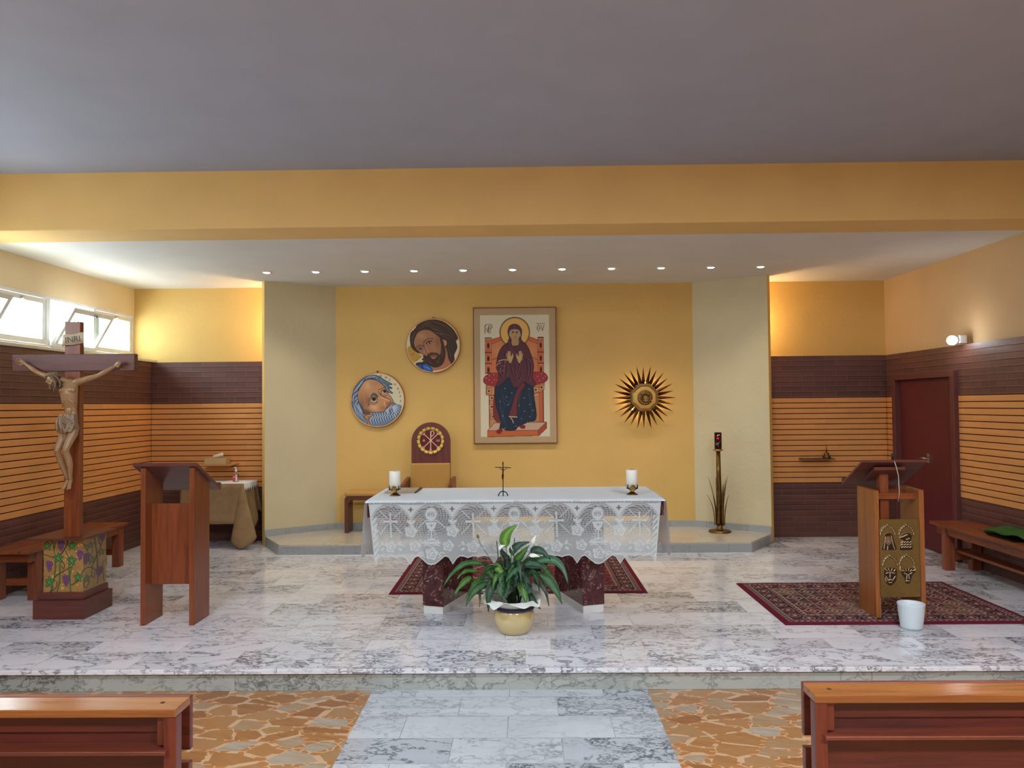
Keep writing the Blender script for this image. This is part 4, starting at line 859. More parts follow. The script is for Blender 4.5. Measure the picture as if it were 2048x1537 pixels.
for x, sg in ((AX0-.014, -1), (AX1+.014, 1)):
    cs = Cv(0, 0, 40, 24, 1); cs.mesh('side_drop', M['sheer'], lambda U, V: (x+sg*(.004+.035*V+.01*np.sin(U*17)*V), AY0-.008+U*(AY1-AY0+.016), .897-V*(.43+.02*np.cos(U*40))), None, r)

# ---- things on the altar
def candle(x, y, lab):
    r = empty('altar_candle', (x, y, .9), lab, 'candle', 'pillar candles at the ends of the altar')
    MB().lathe([(.0445, 0), (.0445, .142), (.042, .146), (.030, .1445), (.002, .1425)], (x, y, .952), 36).build('wax', M['wax'], r)
    MB().tube([(x, y, 1.093), (x+.001, y, 1.105)], .0016, 6).build('wick', M['black'], r)
    h = MB().lathe([(.044, 0), (.044, .006), (.026, .018), (.014, .028), (.016, .040), (.03, .046), (.047, .052), (.047, .058), (.04, .060)], (x, y, .899), 32).build('candle_holder', M['oldbrass'], r)
    for k in range(4):
        a = k*PI/2+PI/4; c_, s_ = math.cos(a), math.sin(a); MB().tube([(x+.03*c_, y+.03*s_, .945), (x+.053*c_, y+.053*s_, .955), (x+.056*c_, y+.056*s_, .985)], [.004, .005, .003], 8).build('prong', M['iron'], h)
    mb = MB()
    for k in range(7): a = k*2*PI/7; mb.ball((x+.016*math.cos(a), y-.046+.004*math.sin(a*2), .962+.016*math.sin(a)), .0085, 8)
    mb.ball((x, y-.05, .962), .009, 8); mb.tube([(x-.022, y-.044, .945), (x, y-.048, .935), (x+.022, y-.044, .945)], [.003, .006, .003], 8)
    mb.build('cast_flower', M['brass'], h)
candle(-1.035, 6.18, 'thick white candle in a brass holder at the left end of the altar')
candle(.856, 6.12, 'thick white candle in a brass holder at the right end of the altar')
r = empty('table_crucifix', (-.164, 6.09, .9), 'small dark metal crucifix on an arched foot in the middle of the altar', 'crucifix')
cx, cy = -.164, 6.09
a_ = [(cx+.036*math.cos(t_), cy, .9+.002+.036*math.sin(t_)) for t_ in np.linspace(0, PI, 14)]
MB().tube(a_, .0042, 8).tube([(cx, cy+.004, .934), (cx, cy+.02, .915), (cx, cy+.036, .903)], .0038, 8).tube([(cx, cy-.001, .936), (cx, cy-.012, .92), (cx, cy-.018, .903)], .0038, 8).build('foot', M['iron'], r)
MB().tube([(cx, cy, .935), (cx+.001, cy, 1.05), (cx+.002, cy, 1.172)], .0036, 8).tube([(cx-.062, cy, 1.128), (cx, cy, 1.127), (cx+.064, cy, 1.124)], .0032, 8).box(cx-.005, cx+.006, cy-.006, cy-.002, 1.146, 1.166).build('cross', M['bronze'], r)
mb = MB(); yy = cy-.008
mb.tube([(cx-.028, yy, 1.123), (cx-.014, yy-.002, 1.112), (cx-.002, yy-.002, 1.108)], [.002, .0024, .003], 8).tube([(cx+.034, yy, 1.121), (cx+.018, yy-.002, 1.110), (cx+.006, yy-.002, 1.108)], [.002, .0024, .003], 8)
mb.tube([(cx+.002, yy, 1.112), (cx+.001, yy, 1.095), (cx, yy, 1.078), (cx-.002, yy, 1.070)], [.005, .0065, .0045, .006], 10).tube([(cx-.003, yy, 1.072), (cx-.007, yy-.005, 1.052), (cx, yy, 1.026)], [.005, .004, .0024], 8).tube([(cx+.003, yy, 1.072), (cx+.003, yy-.005, 1.052), (cx+.001, yy, 1.026)], [.005, .004, .0024], 8).ball((cx, yy-.004, 1.118), .006, 10)
mb.build('small_figure', M['bronze'], r)
r = empty('folder', (-1.0, 6.5, .9), 'thin beige folder lying on the altar behind the left candle', 'folder')
MB().prism([(-1.15, 6.34), (-.90, 6.34), (-.905, 6.70), (-1.165, 6.70)], .902, .909).build('cover', M['folder'] if 'folder' in M else M['card'], r, .002)
MB().prism([(-.90, 6.335), (-.885, 6.335), (-.88, 6.70), (-.905, 6.70)], .902, .910).build('spine', M['iron'], r, .002)

# ================================================================== POTTED PEACE LILY
PX, PY = -.078, 5.53
r = empty('potted_peace_lily', (PX, PY, 0), 'peace lily with drooping dark leaves in a cream navy-rimmed pot before the altar', 'plant')
MB().lathe([(.085, 0), (.098, .004), (.120, .03), (.140, .075), (.146, .11), (.143, .14), (.136, .162), (.13, .175)], (PX, PY, 0), 56).build('pot', M['potc'], r)
MB().lathe([(.132, .168), (.146, .172), (.151, .182), (.149, .193), (.140, .198), (.132, .194), (.128, .18)], (PX, PY, 0), 56, False).build('pot_rim', M['potb'], r)
MB().lathe([(.13, .17), (.128, .178), (.002, .18)], (PX, PY, 0), 32).build('soil', M['soil'], r)
# crumpled white wrapper
def wrapf():
    n, m_ = 96, 12; vs = []; fs = []
    for j in range(m_+1):
        t_ = j/m_
        for k in range(n):
            a = 2*PI*k/n; fl = math.sin(a*5+.6)*.5+.35*math.sin(a*9+2)+.2*math.sin(a*14)
            R_ = .126+.022*t_+.085*t_**2+fl*.022*t_**1.5; z = .172+.125*t_-(.06*max(0, t_-.62)/.38)*(1+.7*fl)+.015*fl*t_
            if math.sin(a) > .1: z += .05*t_
            vs.append((PX+R_*math.cos(a), PY+R_*math.sin(a), z))
    for j in range(m_):
        for k in range(n): k2 = (k+1) % n; fs.append((j*n+k, j*n+k2, (j+1)*n+k2, (j+1)*n+k))
    return MB().add(vs, fs, True)
wr = wrapf().build('paper_wrapper', M['wrap'], r); wr.modifiers.new('th', 'SOLIDIFY').thickness = .002
def wp(x, y, dy=0): return Vector((-.0835+(x-990)*.000607, PY+dy, .186-(y-1085)*.000607))
def leaf_mesh(vs, fs, cols, base, mid, tip, wdt, dy, col, tilt=0, fold=.25, wav=0, prof=.42):
    n = 14; b, m_, t_ = wp(base[0], base[1], dy[0]), wp(mid[0], mid[1], dy[1]), wp(tip[0], tip[1], dy[2])
    st = len(vs); W_ = wdt*.000607/2*.92; col = tuple(v*.82 for v in col)
    P = []
    for i in range(n+1):
        u = i/n; P.append(b*(1-u)**2+m_*2*u*(1-u)*1+t_*u*u if False else (b*((1-u)*(1-2*u))+m_*(4*u*(1-u))+t_*(u*(2*u-1))))
    for i in range(n+1):
        u = i/n; tg = (P[min(i+1, n)]-P[max(i-1, 0)]).normalized(); sd = tg.cross(Vector((0, -1, 0)))
        sd = sd.normalized() if sd.length > .05 else Vector((1, 0, 0)); nn = sd.cross(tg).normalized()
        sd = (sd*math.cos(tilt)+nn*math.sin(tilt)); nn = sd.cross(tg).normalized()
        if nn.y > 0: nn = -nn
        w_ = W_*(math.sin(PI*min(1, u**.72))**.8)*(1-.25*u) if 0 < u < 1 else .0004
        for q in (-1, -.55, 0, .55, 1):
            off = nn*(w_*fold*(abs(q)-.4))*1.0+nn*wav*math.sin(u*17+q*2)*.0035*abs(q)
            vs.append(P[i]+sd*(w_*q)+off)
            g = 1.0+.16*math.sin(u*38+abs(q)*7)*(abs(q) > .2)*.5; cc_ = col if abs(q) > .1 else tuple(min(255, x*1.35+12) for x in col)
            cols.append(tuple(min(255, max(0, x*g)) for x in cc_))
    for i in range(n):
        for k in range(4): a = st+i*5+k; fs.append((a, a+1, a+6, a+5))
    return b
vs, fs, cols = [], [], []
G1, G2, G3, G4 = (70, 118, 46), (44, 86, 44), (32, 66, 44), (96, 140, 52)
LV = [((915, 410), (915, 260), (1052, 138), 165, (.03, .02, .0), G4, .25), ((970, 500), (1040, 400), (1195, 350), 120, (.03, .03, .03), G3, .5), ((1010, 570), (1080, 490), (1188, 372), 120, (0, -.01, -.01), G1, -.3),
      ((1190, 470), (1310, 445), (1430, 540), 120, (.03, .0, -.02), G3, .4), ((1230, 590), (1500, 560), (1628, 815), 120, (0, -.03, -.08), (52, 98, 62), .3), ((1120, 600), (1250, 590), (1392, 640), 130, (-.02, -.05, -.07), G3, .6),
      ((1105, 630), (1010, 640), (905, 772), 150, (-.04, -.08, -.11), (58, 110, 66), .1), ((755, 598), (830, 640), (902, 722), 120, (-.02, -.05, -.07), G4, -.2), ((650, 612), (400, 590), (178, 830), 88, (0, -.04, -.08), (62, 112, 58), .3),
      ((600, 680), (440, 660), (342, 748), 70, (-.02, -.05, -.08), G1, .4), ((510, 748), (420, 780), (308, 918), 95, (-.04, -.07, -.1), G1, .2), ((640, 740), (540, 800), (442, 955), 80, (-.03, -.07, -.1), G1, .5), ((715, 800), (560, 850), (450, 1035), 120, (-.05, -.10, -.13), G2, .1),
      ((835, 785), (730, 850), (708, 1105), 140, (-.06, -.11, -.13), G3, .0), ((900, 775), (850, 850), (872, 962), 130, (-.07, -.12, -.13), G2, -.1), ((960, 780), (930, 850), (900, 945), 150, (-.06, -.1, -.14), G3, .1), ((1070, 760), (1115, 870), (1142, 1005), 140, (-.06, -.11, -.13), G1, .1),
      ((1130, 770), (1170, 840), (1175, 900), 120, (-.05, -.1, -.12), G3, .2), ((1178, 905), (1235, 990), (1312, 1065), 100, (-.07, -.13, -.15), G3, -.2), ((1300, 715), (1440, 800), (1556, 1035), 150, (-.03, -.07, -.1), G2, .1), ((1225, 780), (1340, 840), (1402, 1045), 75, (-.04, -.08, -.12), (40, 52, 34), .5),
      ((1050, 735), (1120, 725), (1190, 790), 90, (-.07, -.1, -.12), (46, 84, 72), .3), ((650, 640), (720, 690), (785, 785), 130, (0, -.02, -.03), (60, 92, 44), -.3), ((1090, 590), (1000, 600), (890, 660), 90, (.02, .0, -.02), G2, .4), ((860, 560), (810, 640), (760, 720), 100, (.03, .02, .0), G3, .3),
      ((1200, 640), (1280, 680), (1330, 780), 110, (.02, .0, -.03), G3, .2), ((1240, 540), (1330, 560), (1400, 620), 90, (.04, .03, .02), G2, .5), ((960, 560), (880, 500), (850, 420), 90, (.05, .06, .07), G3, .3), ((780, 740), (820, 800), (830, 880), 110, (-.02, -.06, -.09), G3, .3), ((590, 900), (605, 960), (600, 1060), 36, (-.02, -.07, -.10), (66, 84, 40), .3),
      ((1000, 700), (990, 790), (985, 900), 120, (-.02, -.05, -.09), G3, .1), ((700, 620), (640, 600), (540, 590), 70, (.04, .03, .02), G2, .5), ((1330, 610), (1390, 680), (1440, 740), 70, (.05, .06, .06), G1, .4), ((1150, 560), (1180, 640), (1240, 700), 110, (.06, .05, .05), G3, .1), ((850, 640), (900, 740), (960, 800), 120, (.04, .03, .0), G3, .1)]
for k in range(22):
    a = rng.uniform(0, 2*PI); R1, R2 = rng.uniform(60, 200), rng.uniform(250, 480); c1_, s1_ = math.cos(a), math.sin(a); h_ = rng.uniform(560, 800)
    LV.append(((985+R1*c1_, h_+60), (985+(R1+R2)*.55*c1_, h_-rng.uniform(10, 60)), (985+R2*c1_, h_+rng.uniform(60, 220)), rng.uniform(60, 105), (-.0006*R1*s1_, -.0006*(R1+R2)*.55*s1_+.02*(s1_ < 0), -.0006*R2*s1_+.02), (G1, G2, G3, G3)[k % 4], rng.uniform(-.5, .6)))
stems = MB()
for i, (b, m_, tp, wd, dy, col, tl) in enumerate(LV):
    bp = leaf_mesh(vs, fs, cols, b, m_, tp, wd, dy, col, tl, .28, 1)
    root = Vector((PX+random.uniform(-.04, .04), PY+random.uniform(-.03, .03), .18)); midp = (root+bp)/2+Vector(((bp.x-root.x)*-.15, 0, .03)); stems.tube([root, midp, bp], .0028, 6)
me = bpy.data.meshes.new('foliage'); me.from_pydata([tuple(v_) for v_ in vs], [], fs); me.update(); me.shade_smooth()
c_ = np.array(cols)/255; c_ = np.where(c_ <= .04045, c_/12.92, ((c_+.055)/1.055)**2.4)
me.color_attributes.new('paint', 'FLOAT_COLOR', 'POINT').data.foreach_set('color', np.hstack([c_, np.ones((len(c_), 1))]).ravel().astype(np.float32))
me.materials.append(M['leaf']); o = bpy.data.objects.new('foliage', me); C.objects.link(o); o.parent = r; o.matrix_parent_inverse = parent_inv(r)
o.modifiers.new('th', 'SOLIDIFY').thickness = .0009
stems.build('leaf_stalks', M['stem'], r)
def petalo(b, m_, tp, wd, dy, tl, nm='flower'):
    v2, f2, c2 = [], [], []; leaf_mesh(v2, f2, c2, b, m_, tp, wd, dy, (230, 232, 220), tl, .5, 0)
    q = MB().add(v2, f2, True).build(nm, M['petal'], r); q.modifiers.new('th', 'SOLIDIFY').thickness = .001; return q
def stalk(*pts): return MB().tube([wp(x, y, d) for x, y, d in pts], .0022, 6)
f = petalo((1245, 370), (1235, 320), (1270, 262), 52, (.0, -.01, .0), .3); stalk((1060, 900, 0), (1200, 620, 0), (1245, 370, 0)).build('flower_stalk', M['stem'], f)
f = petalo((1190, 500), (1240, 490), (1310, 508), 60, (-.03, -.03, -.03), .6); stalk((1050, 880, 0), (1110, 620, -.02), (1190, 500, -.03)).build('flower_stalk', M['stem'], f)
f = petalo((840, 440), (850, 400), (905, 385), 50, (.02, .02, .02), .4); stalk((960, 900, 0), (850, 600, .02), (840, 440, .02)).build('flower_stalk', M['stem'], f)
f = petalo((1000, 520), (945, 420), (1000, 315), 95, (.045, .045, .045), .2); stalk((1000, 900, 0), (1000, 700, .03), (1000, 520, .045)).build('flower_stalk', M['stem'], f)
f = stalk((880, 850, 0), (760, 590, .01), (650, 430, .01), (600, 350, .01), (582, 285, .01)).build('spent_flower', M['stem'], r); MB().tube([wp(584, 292, .01), wp(578, 275, .01), wp(572, 252, .01)], [.006, .010, .005], 8).build('brown_spadix', M['bud'], f)
MB().tube([wp(850, 800, .02), wp(820, 580, .02), wp(800, 330, .02)], .004, 6).tube([wp(985, 800, .02), wp(1000, 560, .02), wp(1010, 296, .03)], .0035, 6).build('support_stick', M['stem'], r)
# ================================================================== PEDESTAL AND LARGE CRUCIFIX
r = empty('crucifix_pedestal', (-3.59, 6.115, 0), 'square golden pedestal painted with grapevines, carrying the large crucifix', 'pedestal')
MB().box(-3.79, -3.39, 5.91, 6.32, 0, .145).build('lower_plinth', M['dmahog'], r, .003)
MB().box(-3.765, -3.415, 5.935, 6.30, .145, .20).build('upper_plinth', M['dmahog'], r, .003)
MB().box(-3.733, -3.427, 5.957, 6.285, .20, .612).build('core', M['oak'], r)
MB().box(-3.82, -3.385, 5.865, 6.37, .612, .628).build('top_plate', M['dmahog'], r, .002)
GOLD = (166, 126, 72)
def vine_leaf(cv, x, y, s_, c1, c2):
    P = []
    for k in range(5):
        a = -PI/2+k*2*PI/5
        P += [(x+s_*math.cos(a), y+s_*math.sin(a)), (x+s_*.72*math.cos(a+.32), y+s_*.72*math.sin(a+.32)), (x+s_*.42*math.cos(a+.63), y+s_*.42*math.sin(a+.63)), (x+s_*.72*math.cos(a+.94), y+s_*.72*math.sin(a+.94))]
    cv.poly(P, c1, False, line=tuple(v*.5 for v in c1), lw=4)
    for k in range(5):
        a = -PI/2+k*2*PI/5; cv.stroke([(x-s_*.1, y), (x+s_*.8*math.cos(a), y+s_*.8*math.sin(a))], 5, c2, False)
def grapes(cv, x, y, h, c):
    rw = [3, 4, 4, 3, 3, 2, 1]; st = h/7.5
    for j, n in enumerate(rw):
        for k in range(n):
            gx = x+(k-(n-1)/2)*st*1.15+((j*7) % 3-1)*3; gy = y+j*st
            cv.ell(gx, gy, st*.72, st*.72, tuple(v*.5 for v in c)); cv.ell(gx-1, gy-1, st*.55, st*.55, c); cv.ell(gx-4, gy-4, st*.2, st*.2, tuple(min(255, v*1.5+20) for v in c))
def mottle(cv, am=10):
    g = rng.rand(cv.ny//8+4, cv.nx//8+4); yy, xx = np.mgrid[0:cv.ny, 0:cv.nx]; fy, fx = (yy % 8)/8, (xx % 8)/8; yy, xx = yy//8, xx//8
    a = g[yy, xx]*(1-fy)*(1-fx)+g[yy+1, xx]*fy*(1-fx)+g[yy, xx+1]*(1-fy)*fx+g[yy+1, xx+1]*fy*fx; cv.a = cv.a*(1+(a[..., None]-.5)*am/100)
cv = Cv(205, 330, 800, 1105, 4, GOLD); mottle(cv, 14)
BR, BG = (60, 62, 34), (76, 104, 50)
for s_, w_, c_ in [([(215, 345), (300, 340), (350, 390), (360, 470)], 14, BR), ([(395, 340), (380, 420), (365, 500), (385, 560)], 16, BG), ([(215, 550), (300, 580), (370, 600)], 12, BR), ([(580, 345), (540, 440), (500, 510), (450, 560)], 16, BR), ([(380, 660), (385, 760), (370, 880), (360, 940)], 22, BG), ([(455, 690), (455, 800), (450, 940), (415, 1090)], 22, BG), ([(360, 900), (430, 840), (520, 790), (620, 740)], 14, BR), ([(480, 640), (520, 700), (510, 760), (480, 720)], 12, BR), ([(590, 730), (600, 860), (610, 980), (615, 1090)], 24, BG), ([(650, 700), (620, 800), (600, 900)], 16, BG), ([(600, 600), (560, 560), (540, 500)], 12, BR), ([(330, 1090), (400, 1030), (410, 950)], 12, BR), ([(630, 1000), (700, 960), (740, 930)], 14, BR), ([(310, 960), (340, 1040), (310, 1100)], 18, (50, 70, 38)), ([(500, 800), (520, 830), (545, 850)], 8, BR), ([(455, 970), (480, 950)], 8, BR), ([(770, 850), (800, 790)], 12, BR)]: cv.stroke(s_, w_, c_)
for x, y, s_ in ((262, 430, 62), (635, 430, 66), (430, 610, 74), (632, 645, 74), (730, 890, 66), (300, 955, 80)): vine_leaf(cv, x, y, s_*1.15, (58, 112, 52), (140, 176, 112))
for x, y, h in ((468, 360, 165), (295, 660, 165), (750, 505, 155), (545, 870, 170)): grapes(cv, x, y, h, (116, 72, 116))
for x, y in ((730, 430), (765, 418), (545, 575), (530, 635), (560, 715), (410, 820), (640, 805), (715, 1000), (490, 995), (480, 1040), (500, 1050), (475, 1065), (345, 890), (215, 940), (700, 510), (705, 600), (345, 870)): cv.ell(x, y, 10, 10, (226, 180, 90))
cv.soften()
cv.mesh('painted_front', M['goldleaf'], lambda U, V: (-3.735+U*.31, 5.9565+0*U-.0025*(np.abs(cv.a.mean(-1)-135) > 22), .61-V*.41), None, r)
cv = Cv(795, 330, 1085, 1110, 3.5, (156, 126, 82)); mottle(cv, 12)
def sk(p):   # undo the oblique view of the side face: shift by the slope of its top and bottom edges
    x, y = p; u = (x-795)/280; t0 = 330-80*u; b0 = 1105-115*u; return (x, 330+(y-t0)/(b0-t0)*775)
for s_, w_ in [([(800, 400), (830, 470), (850, 520)], 12), ([(860, 330), (880, 300), (890, 330)], 10), ([(930, 310), (945, 400), (960, 520), (970, 640), (970, 760)], 14), ([(1030, 400), (1000, 500), (960, 580), (930, 680), (900, 760)], 13), ([(980, 290), (990, 380), (1010, 440)], 10), ([(780, 820), (820, 770), (880, 755), (940, 790), (980, 860), (975, 1000)], 12), ([(970, 740), (1010, 780), (1050, 850), (1055, 960)], 11), ([(905, 780), (900, 860), (915, 910), (940, 890), (930, 820)], 9), ([(800, 960), (810, 1030), (840, 1050), (870, 960)], 11), ([(1065, 660), (1040, 720), (1050, 800)], 9), ([(905, 480), (905, 600)], 10)]: cv.stroke([sk(p) for p in s_], w_, (70, 62, 44))
for x, y, s_ in ((880, 430, 56), (1025, 540, 56), (905, 650, 62), (838, 920, 62)): vine_leaf(cv, *sk((x, y)), s_, (88, 104, 66), (120, 128, 92))
for x, y, h in ((828, 560, 170), (1035, 280, 130), (995, 770, 150)): grapes(cv, *sk((x, y)), h, (100, 72, 104))
cv.soften()
cv.mesh('painted_side', M['goldleaf'], lambda U, V: (-3.4265+0*U, 5.957+U*.328, .61-V*.41), None, r)

r = empty('standing_crucifix', (-3.49, 6.0, .628), 'large wooden crucifix with a carved light-wood figure, standing on the vine-painted pedestal', 'crucifix')
QY = 5.925
MB().box(-3.562, -3.442, QY, QY+.055, .628, 2.30).build('upright_beam', M['mahog'], r, .003)
MB().box(-3.965, -3.01, QY-.012, QY+.045, 1.915, 2.045).build('crossbeam', M['dmahog'], r, .003)
MB().tube([(-3.49+.016*math.cos(a), QY+.03, 2.30+.022*math.sin(a)) for a in np.linspace(-.2, PI+.2, 10)], .003, 6).build('hanging_ring', M['iron'], r)
# scroll with letters
n = 16; vs = []; fs = []
for i in range(n+1):
    u = i/n; x = -3.585+u*.18; z = 2.150+.022*u; dy = -.006*math.sin(u*PI*2)-.010+(.022 if u < .07 else 0)
    for z2 in (-.043, .043): vs.append((x, QY+dy-.004, z+z2+.003*math.sin(u*9)))
for i in range(n): fs.append((2*i, 2*i+2, 2*i+3, 2*i+1))
s_ = MB().add(vs, fs, True).build('title_scroll', M['scroll'] if 'scroll' in M else M['card'], r); s_.modifiers.new('t', 'SOLIDIFY').thickness = .003
def text(txt, size, loc, rot, mat, parent, name='lettering', ext=.0006):
    cu = bpy.data.curves.new(name, 'FONT'); cu.body = txt; cu.size = size; cu.extrude = ext; cu.align_x = 'CENTER'; cu.align_y = 'CENTER'
    o = bpy.data.objects.new(name, cu); C.objects.link(o); bpy.context.view_layer.update()
    me = bpy.data.meshes.new_from_object(o.evaluated_get(bpy.context.evaluated_depsgraph_get())); bpy.data.objects.remove(o)
    me.transform(Matrix.Translation(loc) @ rot.to_4x4()); me.materials.clear(); me.materials.append(mat)
    q = bpy.data.objects.new(name, me); C.objects.link(q); q.parent = parent; q.matrix_parent_inverse = parent_inv(parent); return q
text('INRI', .066, Vector((-3.485, QY-.026, 2.158)), Matrix.Rotation(-.12, 3, 'Y') @ Matrix.Rotation(PI/2, 3, 'X'), M['black'], s_)
# carved body: overlapping tapered lofts fused into one continuous surface
b = MB(); SD = (1, 0, 0)
def T(pts, rs, side=SD, n=14):
    b.tube(pts, rs, n, side)
T([(-3.480, 5.862, 1.44), (-3.478, 5.858, 1.48), (-3.475, 5.858, 1.53), (-3.473, 5.862, 1.565), (-3.473, 5.862, 1.60), (-3.473, 5.858, 1.63), (-3.474, 5.852, 1.665), (-3.476, 5.846, 1.70), (-3.479, 5.844, 1.735), (-3.483, 5.846, 1.77), (-3.486, 5.852, 1.80), (-3.486, 5.860, 1.828), (-3.490, 5.866, 1.845)],
  [(.050, .036), (.058, .040), (.058, .040), (.050, .034), (.044, .029), (.046, .031), (.054, .037), (.060, .042), (.066, .044), (.070, .042), (.066, .035), (.050, .026), (.024, .018)], n=20)
for x, z in ((-3.512, 1.762), (-3.444, 1.764)): b.ball((x, 5.818, z), .030, 12, (1.1, .62, .75))
for s_ in (-1, 1):                                   # rib arch
    b.tube([(-3.476, 5.807, 1.708), (-3.476+s_*.022, 5.812, 1.685), (-3.476+s_*.042, 5.826, 1.655), (-3.476+s_*.050, 5.842, 1.63)], [.004, .006, .006, .004], 8)
    for k in range(3): b.tube([(-3.476+s_*.030, 5.812+.002*k, 1.715-.018*k), (-3.476+s_*.052, 5.828, 1.708-.018*k), (-3.476+s_*.060, 5.85, 1.70-.018*k)], [.003, .004, .003], 6)
b.ball((-3.473, 5.832, 1.60), .024, 10, (1, .5, 1.6))
T([(-3.487, 5.858, 1.82), (-3.505, 5.84, 1.838), (-3.535, 5.822, 1.845)], [.026, .021, .021])
# arms
T([(-3.455, 5.860, 1.808), (-3.425, 5.858, 1.826), (-3.385, 5.860, 1.838), (-3.34, 5.862, 1.852), (-3.30, 5.866, 1.864), (-3.265, 5.870, 1.876), (-3.235, 5.870, 1.893), (-3.205, 5.872, 1.911), (-3.17, 5.876, 1.932), (-3.142, 5.880, 1.949)], [.026, .029, .024, .0225, .019, .0165, .0185, .0175, .013, .0105], (0, 1, 0))
T([(-3.515, 5.860, 1.808), (-3.545, 5.858, 1.826), (-3.59, 5.860, 1.845), (-3.64, 5.862, 1.864), (-3.69, 5.866, 1.884), (-3.73, 5.870, 1.900), (-3.765, 5.870, 1.920), (-3.79, 5.872, 1.938), (-3.82, 5.876, 1.957), (-3.842, 5.880, 1.972)], [.026, .029, .024, .0225, .019, .0165, .0185, .0175, .013, .0105], (0, 1, 0))
def hand(wx, wz, s_):
    ux, uz = s_*.84, .54; vx, vz = -s_*.54, .84            # u along forearm, v across the palm
    P_ = lambda u, v, y: (wx+ux*u+vx*v, 5.878+y, wz+uz*u+vz*v)
    b.tube([P_(-.004, 0, 0), P_(.014, 0, -.002), P_(.032, 0, -.004), P_(.042, 0, -.006)], [(.0085, .011), (.0075, .016), (.0075, .018), (.006, .016)], 12, (0, 1, 0))
    for k, (v, L) in enumerate(((-.0135, .024), (-.0045, .030), (.0045, .031), (.0135, .027))):
        b.tube([P_(.036, v, -.004), P_(.036+L*.5, v*1.12, -.012), P_(.036+L*.78, v*1.1, -.022), P_(.036+L*.62, v*1.05, -.031)], [.0052, .0048, .0045, .0040], 8)
    b.tube([P_(.012, -.015*1, -.004), P_(.022, -.026, -.012), P_(.034, -.026, -.022), P_(.042, -.020, -.028)], [.0058, .0055, .0048, .004], 8)
hand(-3.142, 1.949, 1); hand(-3.842, 1.972, -1)
# legs
T([(-3.505, 5.856, 1.485), (-3.512, 5.842, 1.43), (-3.524, 5.818, 1.37), (-3.535, 5.796, 1.318), (-3.535, 5.800, 1.288), (-3.529, 5.818, 1.24), (-3.519, 5.834, 1.19), (-3.506, 5.850, 1.13), (-3.497, 5.862, 1.085)], [(.040, .038), (.038, .038), (.030, .031), (.025, .026), (.0225, .024), (.0245, .027), (.022, .024), (.0155, .017), (.0125, .0145)], n=16)
T([(-3.448, 5.856, 1.485), (-3.450, 5.842, 1.43), (-3.458, 5.814, 1.37), (-3.466, 5.788, 1.318), (-3.466, 5.790, 1.288), (-3.458, 5.808, 1.24), (-3.456, 5.822, 1.19), (-3.462, 5.838, 1.13), (-3.466, 5.848, 1.085)], [(.042, .038), (.040, .038), (.031, .031), (.026, .026), (.0235, .024), (.0255, .027), (.023, .024), (.016, .017), (.013, .0145)], n=16)
b.ball((-3.535, 5.781, 1.305), .015, 10); b.ball((-3.466, 5.772, 1.305), .015, 10)
T([(-3.497, 5.872, 1.085), (-3.502, 5.862, 1.06), (-3.506, 5.842, 1.035), (-3.510, 5.826, 1.012)], [(.012, .015), (.014, .013), (.016, .010), (.015, .007)])
T([(-3.466, 5.856, 1.085), (-3.466, 5.846, 1.062), (-3.462, 5.826, 1.038), (-3.456, 5.812, 1.016)], [(.012, .015), (.014, .013), (.016, .010), (.015, .007)])
for fx, fy, fz in ((-3.510, 5.824, 1.014), (-3.456, 5.810, 1.018)):
    for k in range(5): b.tube([(fx-.013+k*.0066, fy+.006, fz+.004), (fx-.014+k*.007, fy-.006, fz-.010+abs(k-1)*.0015)], [.0042, .0034], 8)
# head and face
HC = Vector((-3.580, 5.806, 1.845)); ax = Vector((.30, -.25, -.92)).normalized()      # crown -> chin
fw = Vector((-.62, -.70, -.36)); fw = (fw-ax*fw.dot(ax)).normalized(); sd = ax.cross(fw)
hp = lambda a, f, s: tuple(HC+ax*a+fw*f+sd*s)
b.tube([hp(-.050, -.004, 0), hp(-.040, -.004, 0), hp(-.018, -.003, 0), hp(.006, -.001, 0), (hp(.028, .006, 0)), hp(.046, .013, 0), hp(.055, .016, 0)], [(.012, .014), (.028, .034), (.036, .044), (.035, .041), (.029, .031), (.018, .018), (.008, .009)], 18, tuple(sd))
b.tube([hp(-.006, .036, 0), hp(.010, .043, 0), hp(.018, .047, 0), hp(.022, .038, 0)], [.0035, .005, .007, .004], 8)
b.tube([hp(-.006, .036, -.017), hp(-.008, .038, 0), hp(-.006, .036, .017)], [.004, .004, .004], 8)
for s_ in (-1, 1): b.ball(hp(.002, .034, s_*.013), .0065, 8, (1, 1, .7)); b.ball(hp(.014, .028, s_*.019), .009, 8); b.ball(hp(.005, -.002, s_*.035), .009, 8, (1, 1, 1.4))
b.tube([hp(.030, .033, -.010), hp(.030, .037, 0), hp(.030, .033, .010)], [.002, .0032, .002], 6); b.tube([hp(.035, .031, -.008), hp(.036, .036, 0), hp(.035, .031, .008)], [.002, .0035, .002], 6)
def fuse(o, vs_=.0032, it=3):
    q = o.modifiers.new('fuse', 'REMESH'); q.mode = 'VOXEL'; q.voxel_size = vs_; q.use_smooth_shade = True
    q = o.modifiers.new('soft', 'SMOOTH'); q.factor = .5; q.iterations = it; return o
fuse(b.build('carved_body', M['figure'], r), .0028, 2)
b = MB()                                            # hair, beard
for k in range(11):
    a = -1.9+k*.38; s0 = math.sin(a); c0_ = math.cos(a)
    b.tube([hp(-.052, -.002, 0), hp(-.040, -.024*1+.030*c0_, .028*s0), hp(-.012, -.004-.040*abs(c0_)*.6, .042*(1 if s0 > 0 else -1)*min(1, abs(s0)+.3)), hp(.022, -.034, .034*s0), hp(.055, -.040, .030*s0), hp(.080, -.030, .024*s0)], [.010, .013, .012, .011, .009, .005], 8)
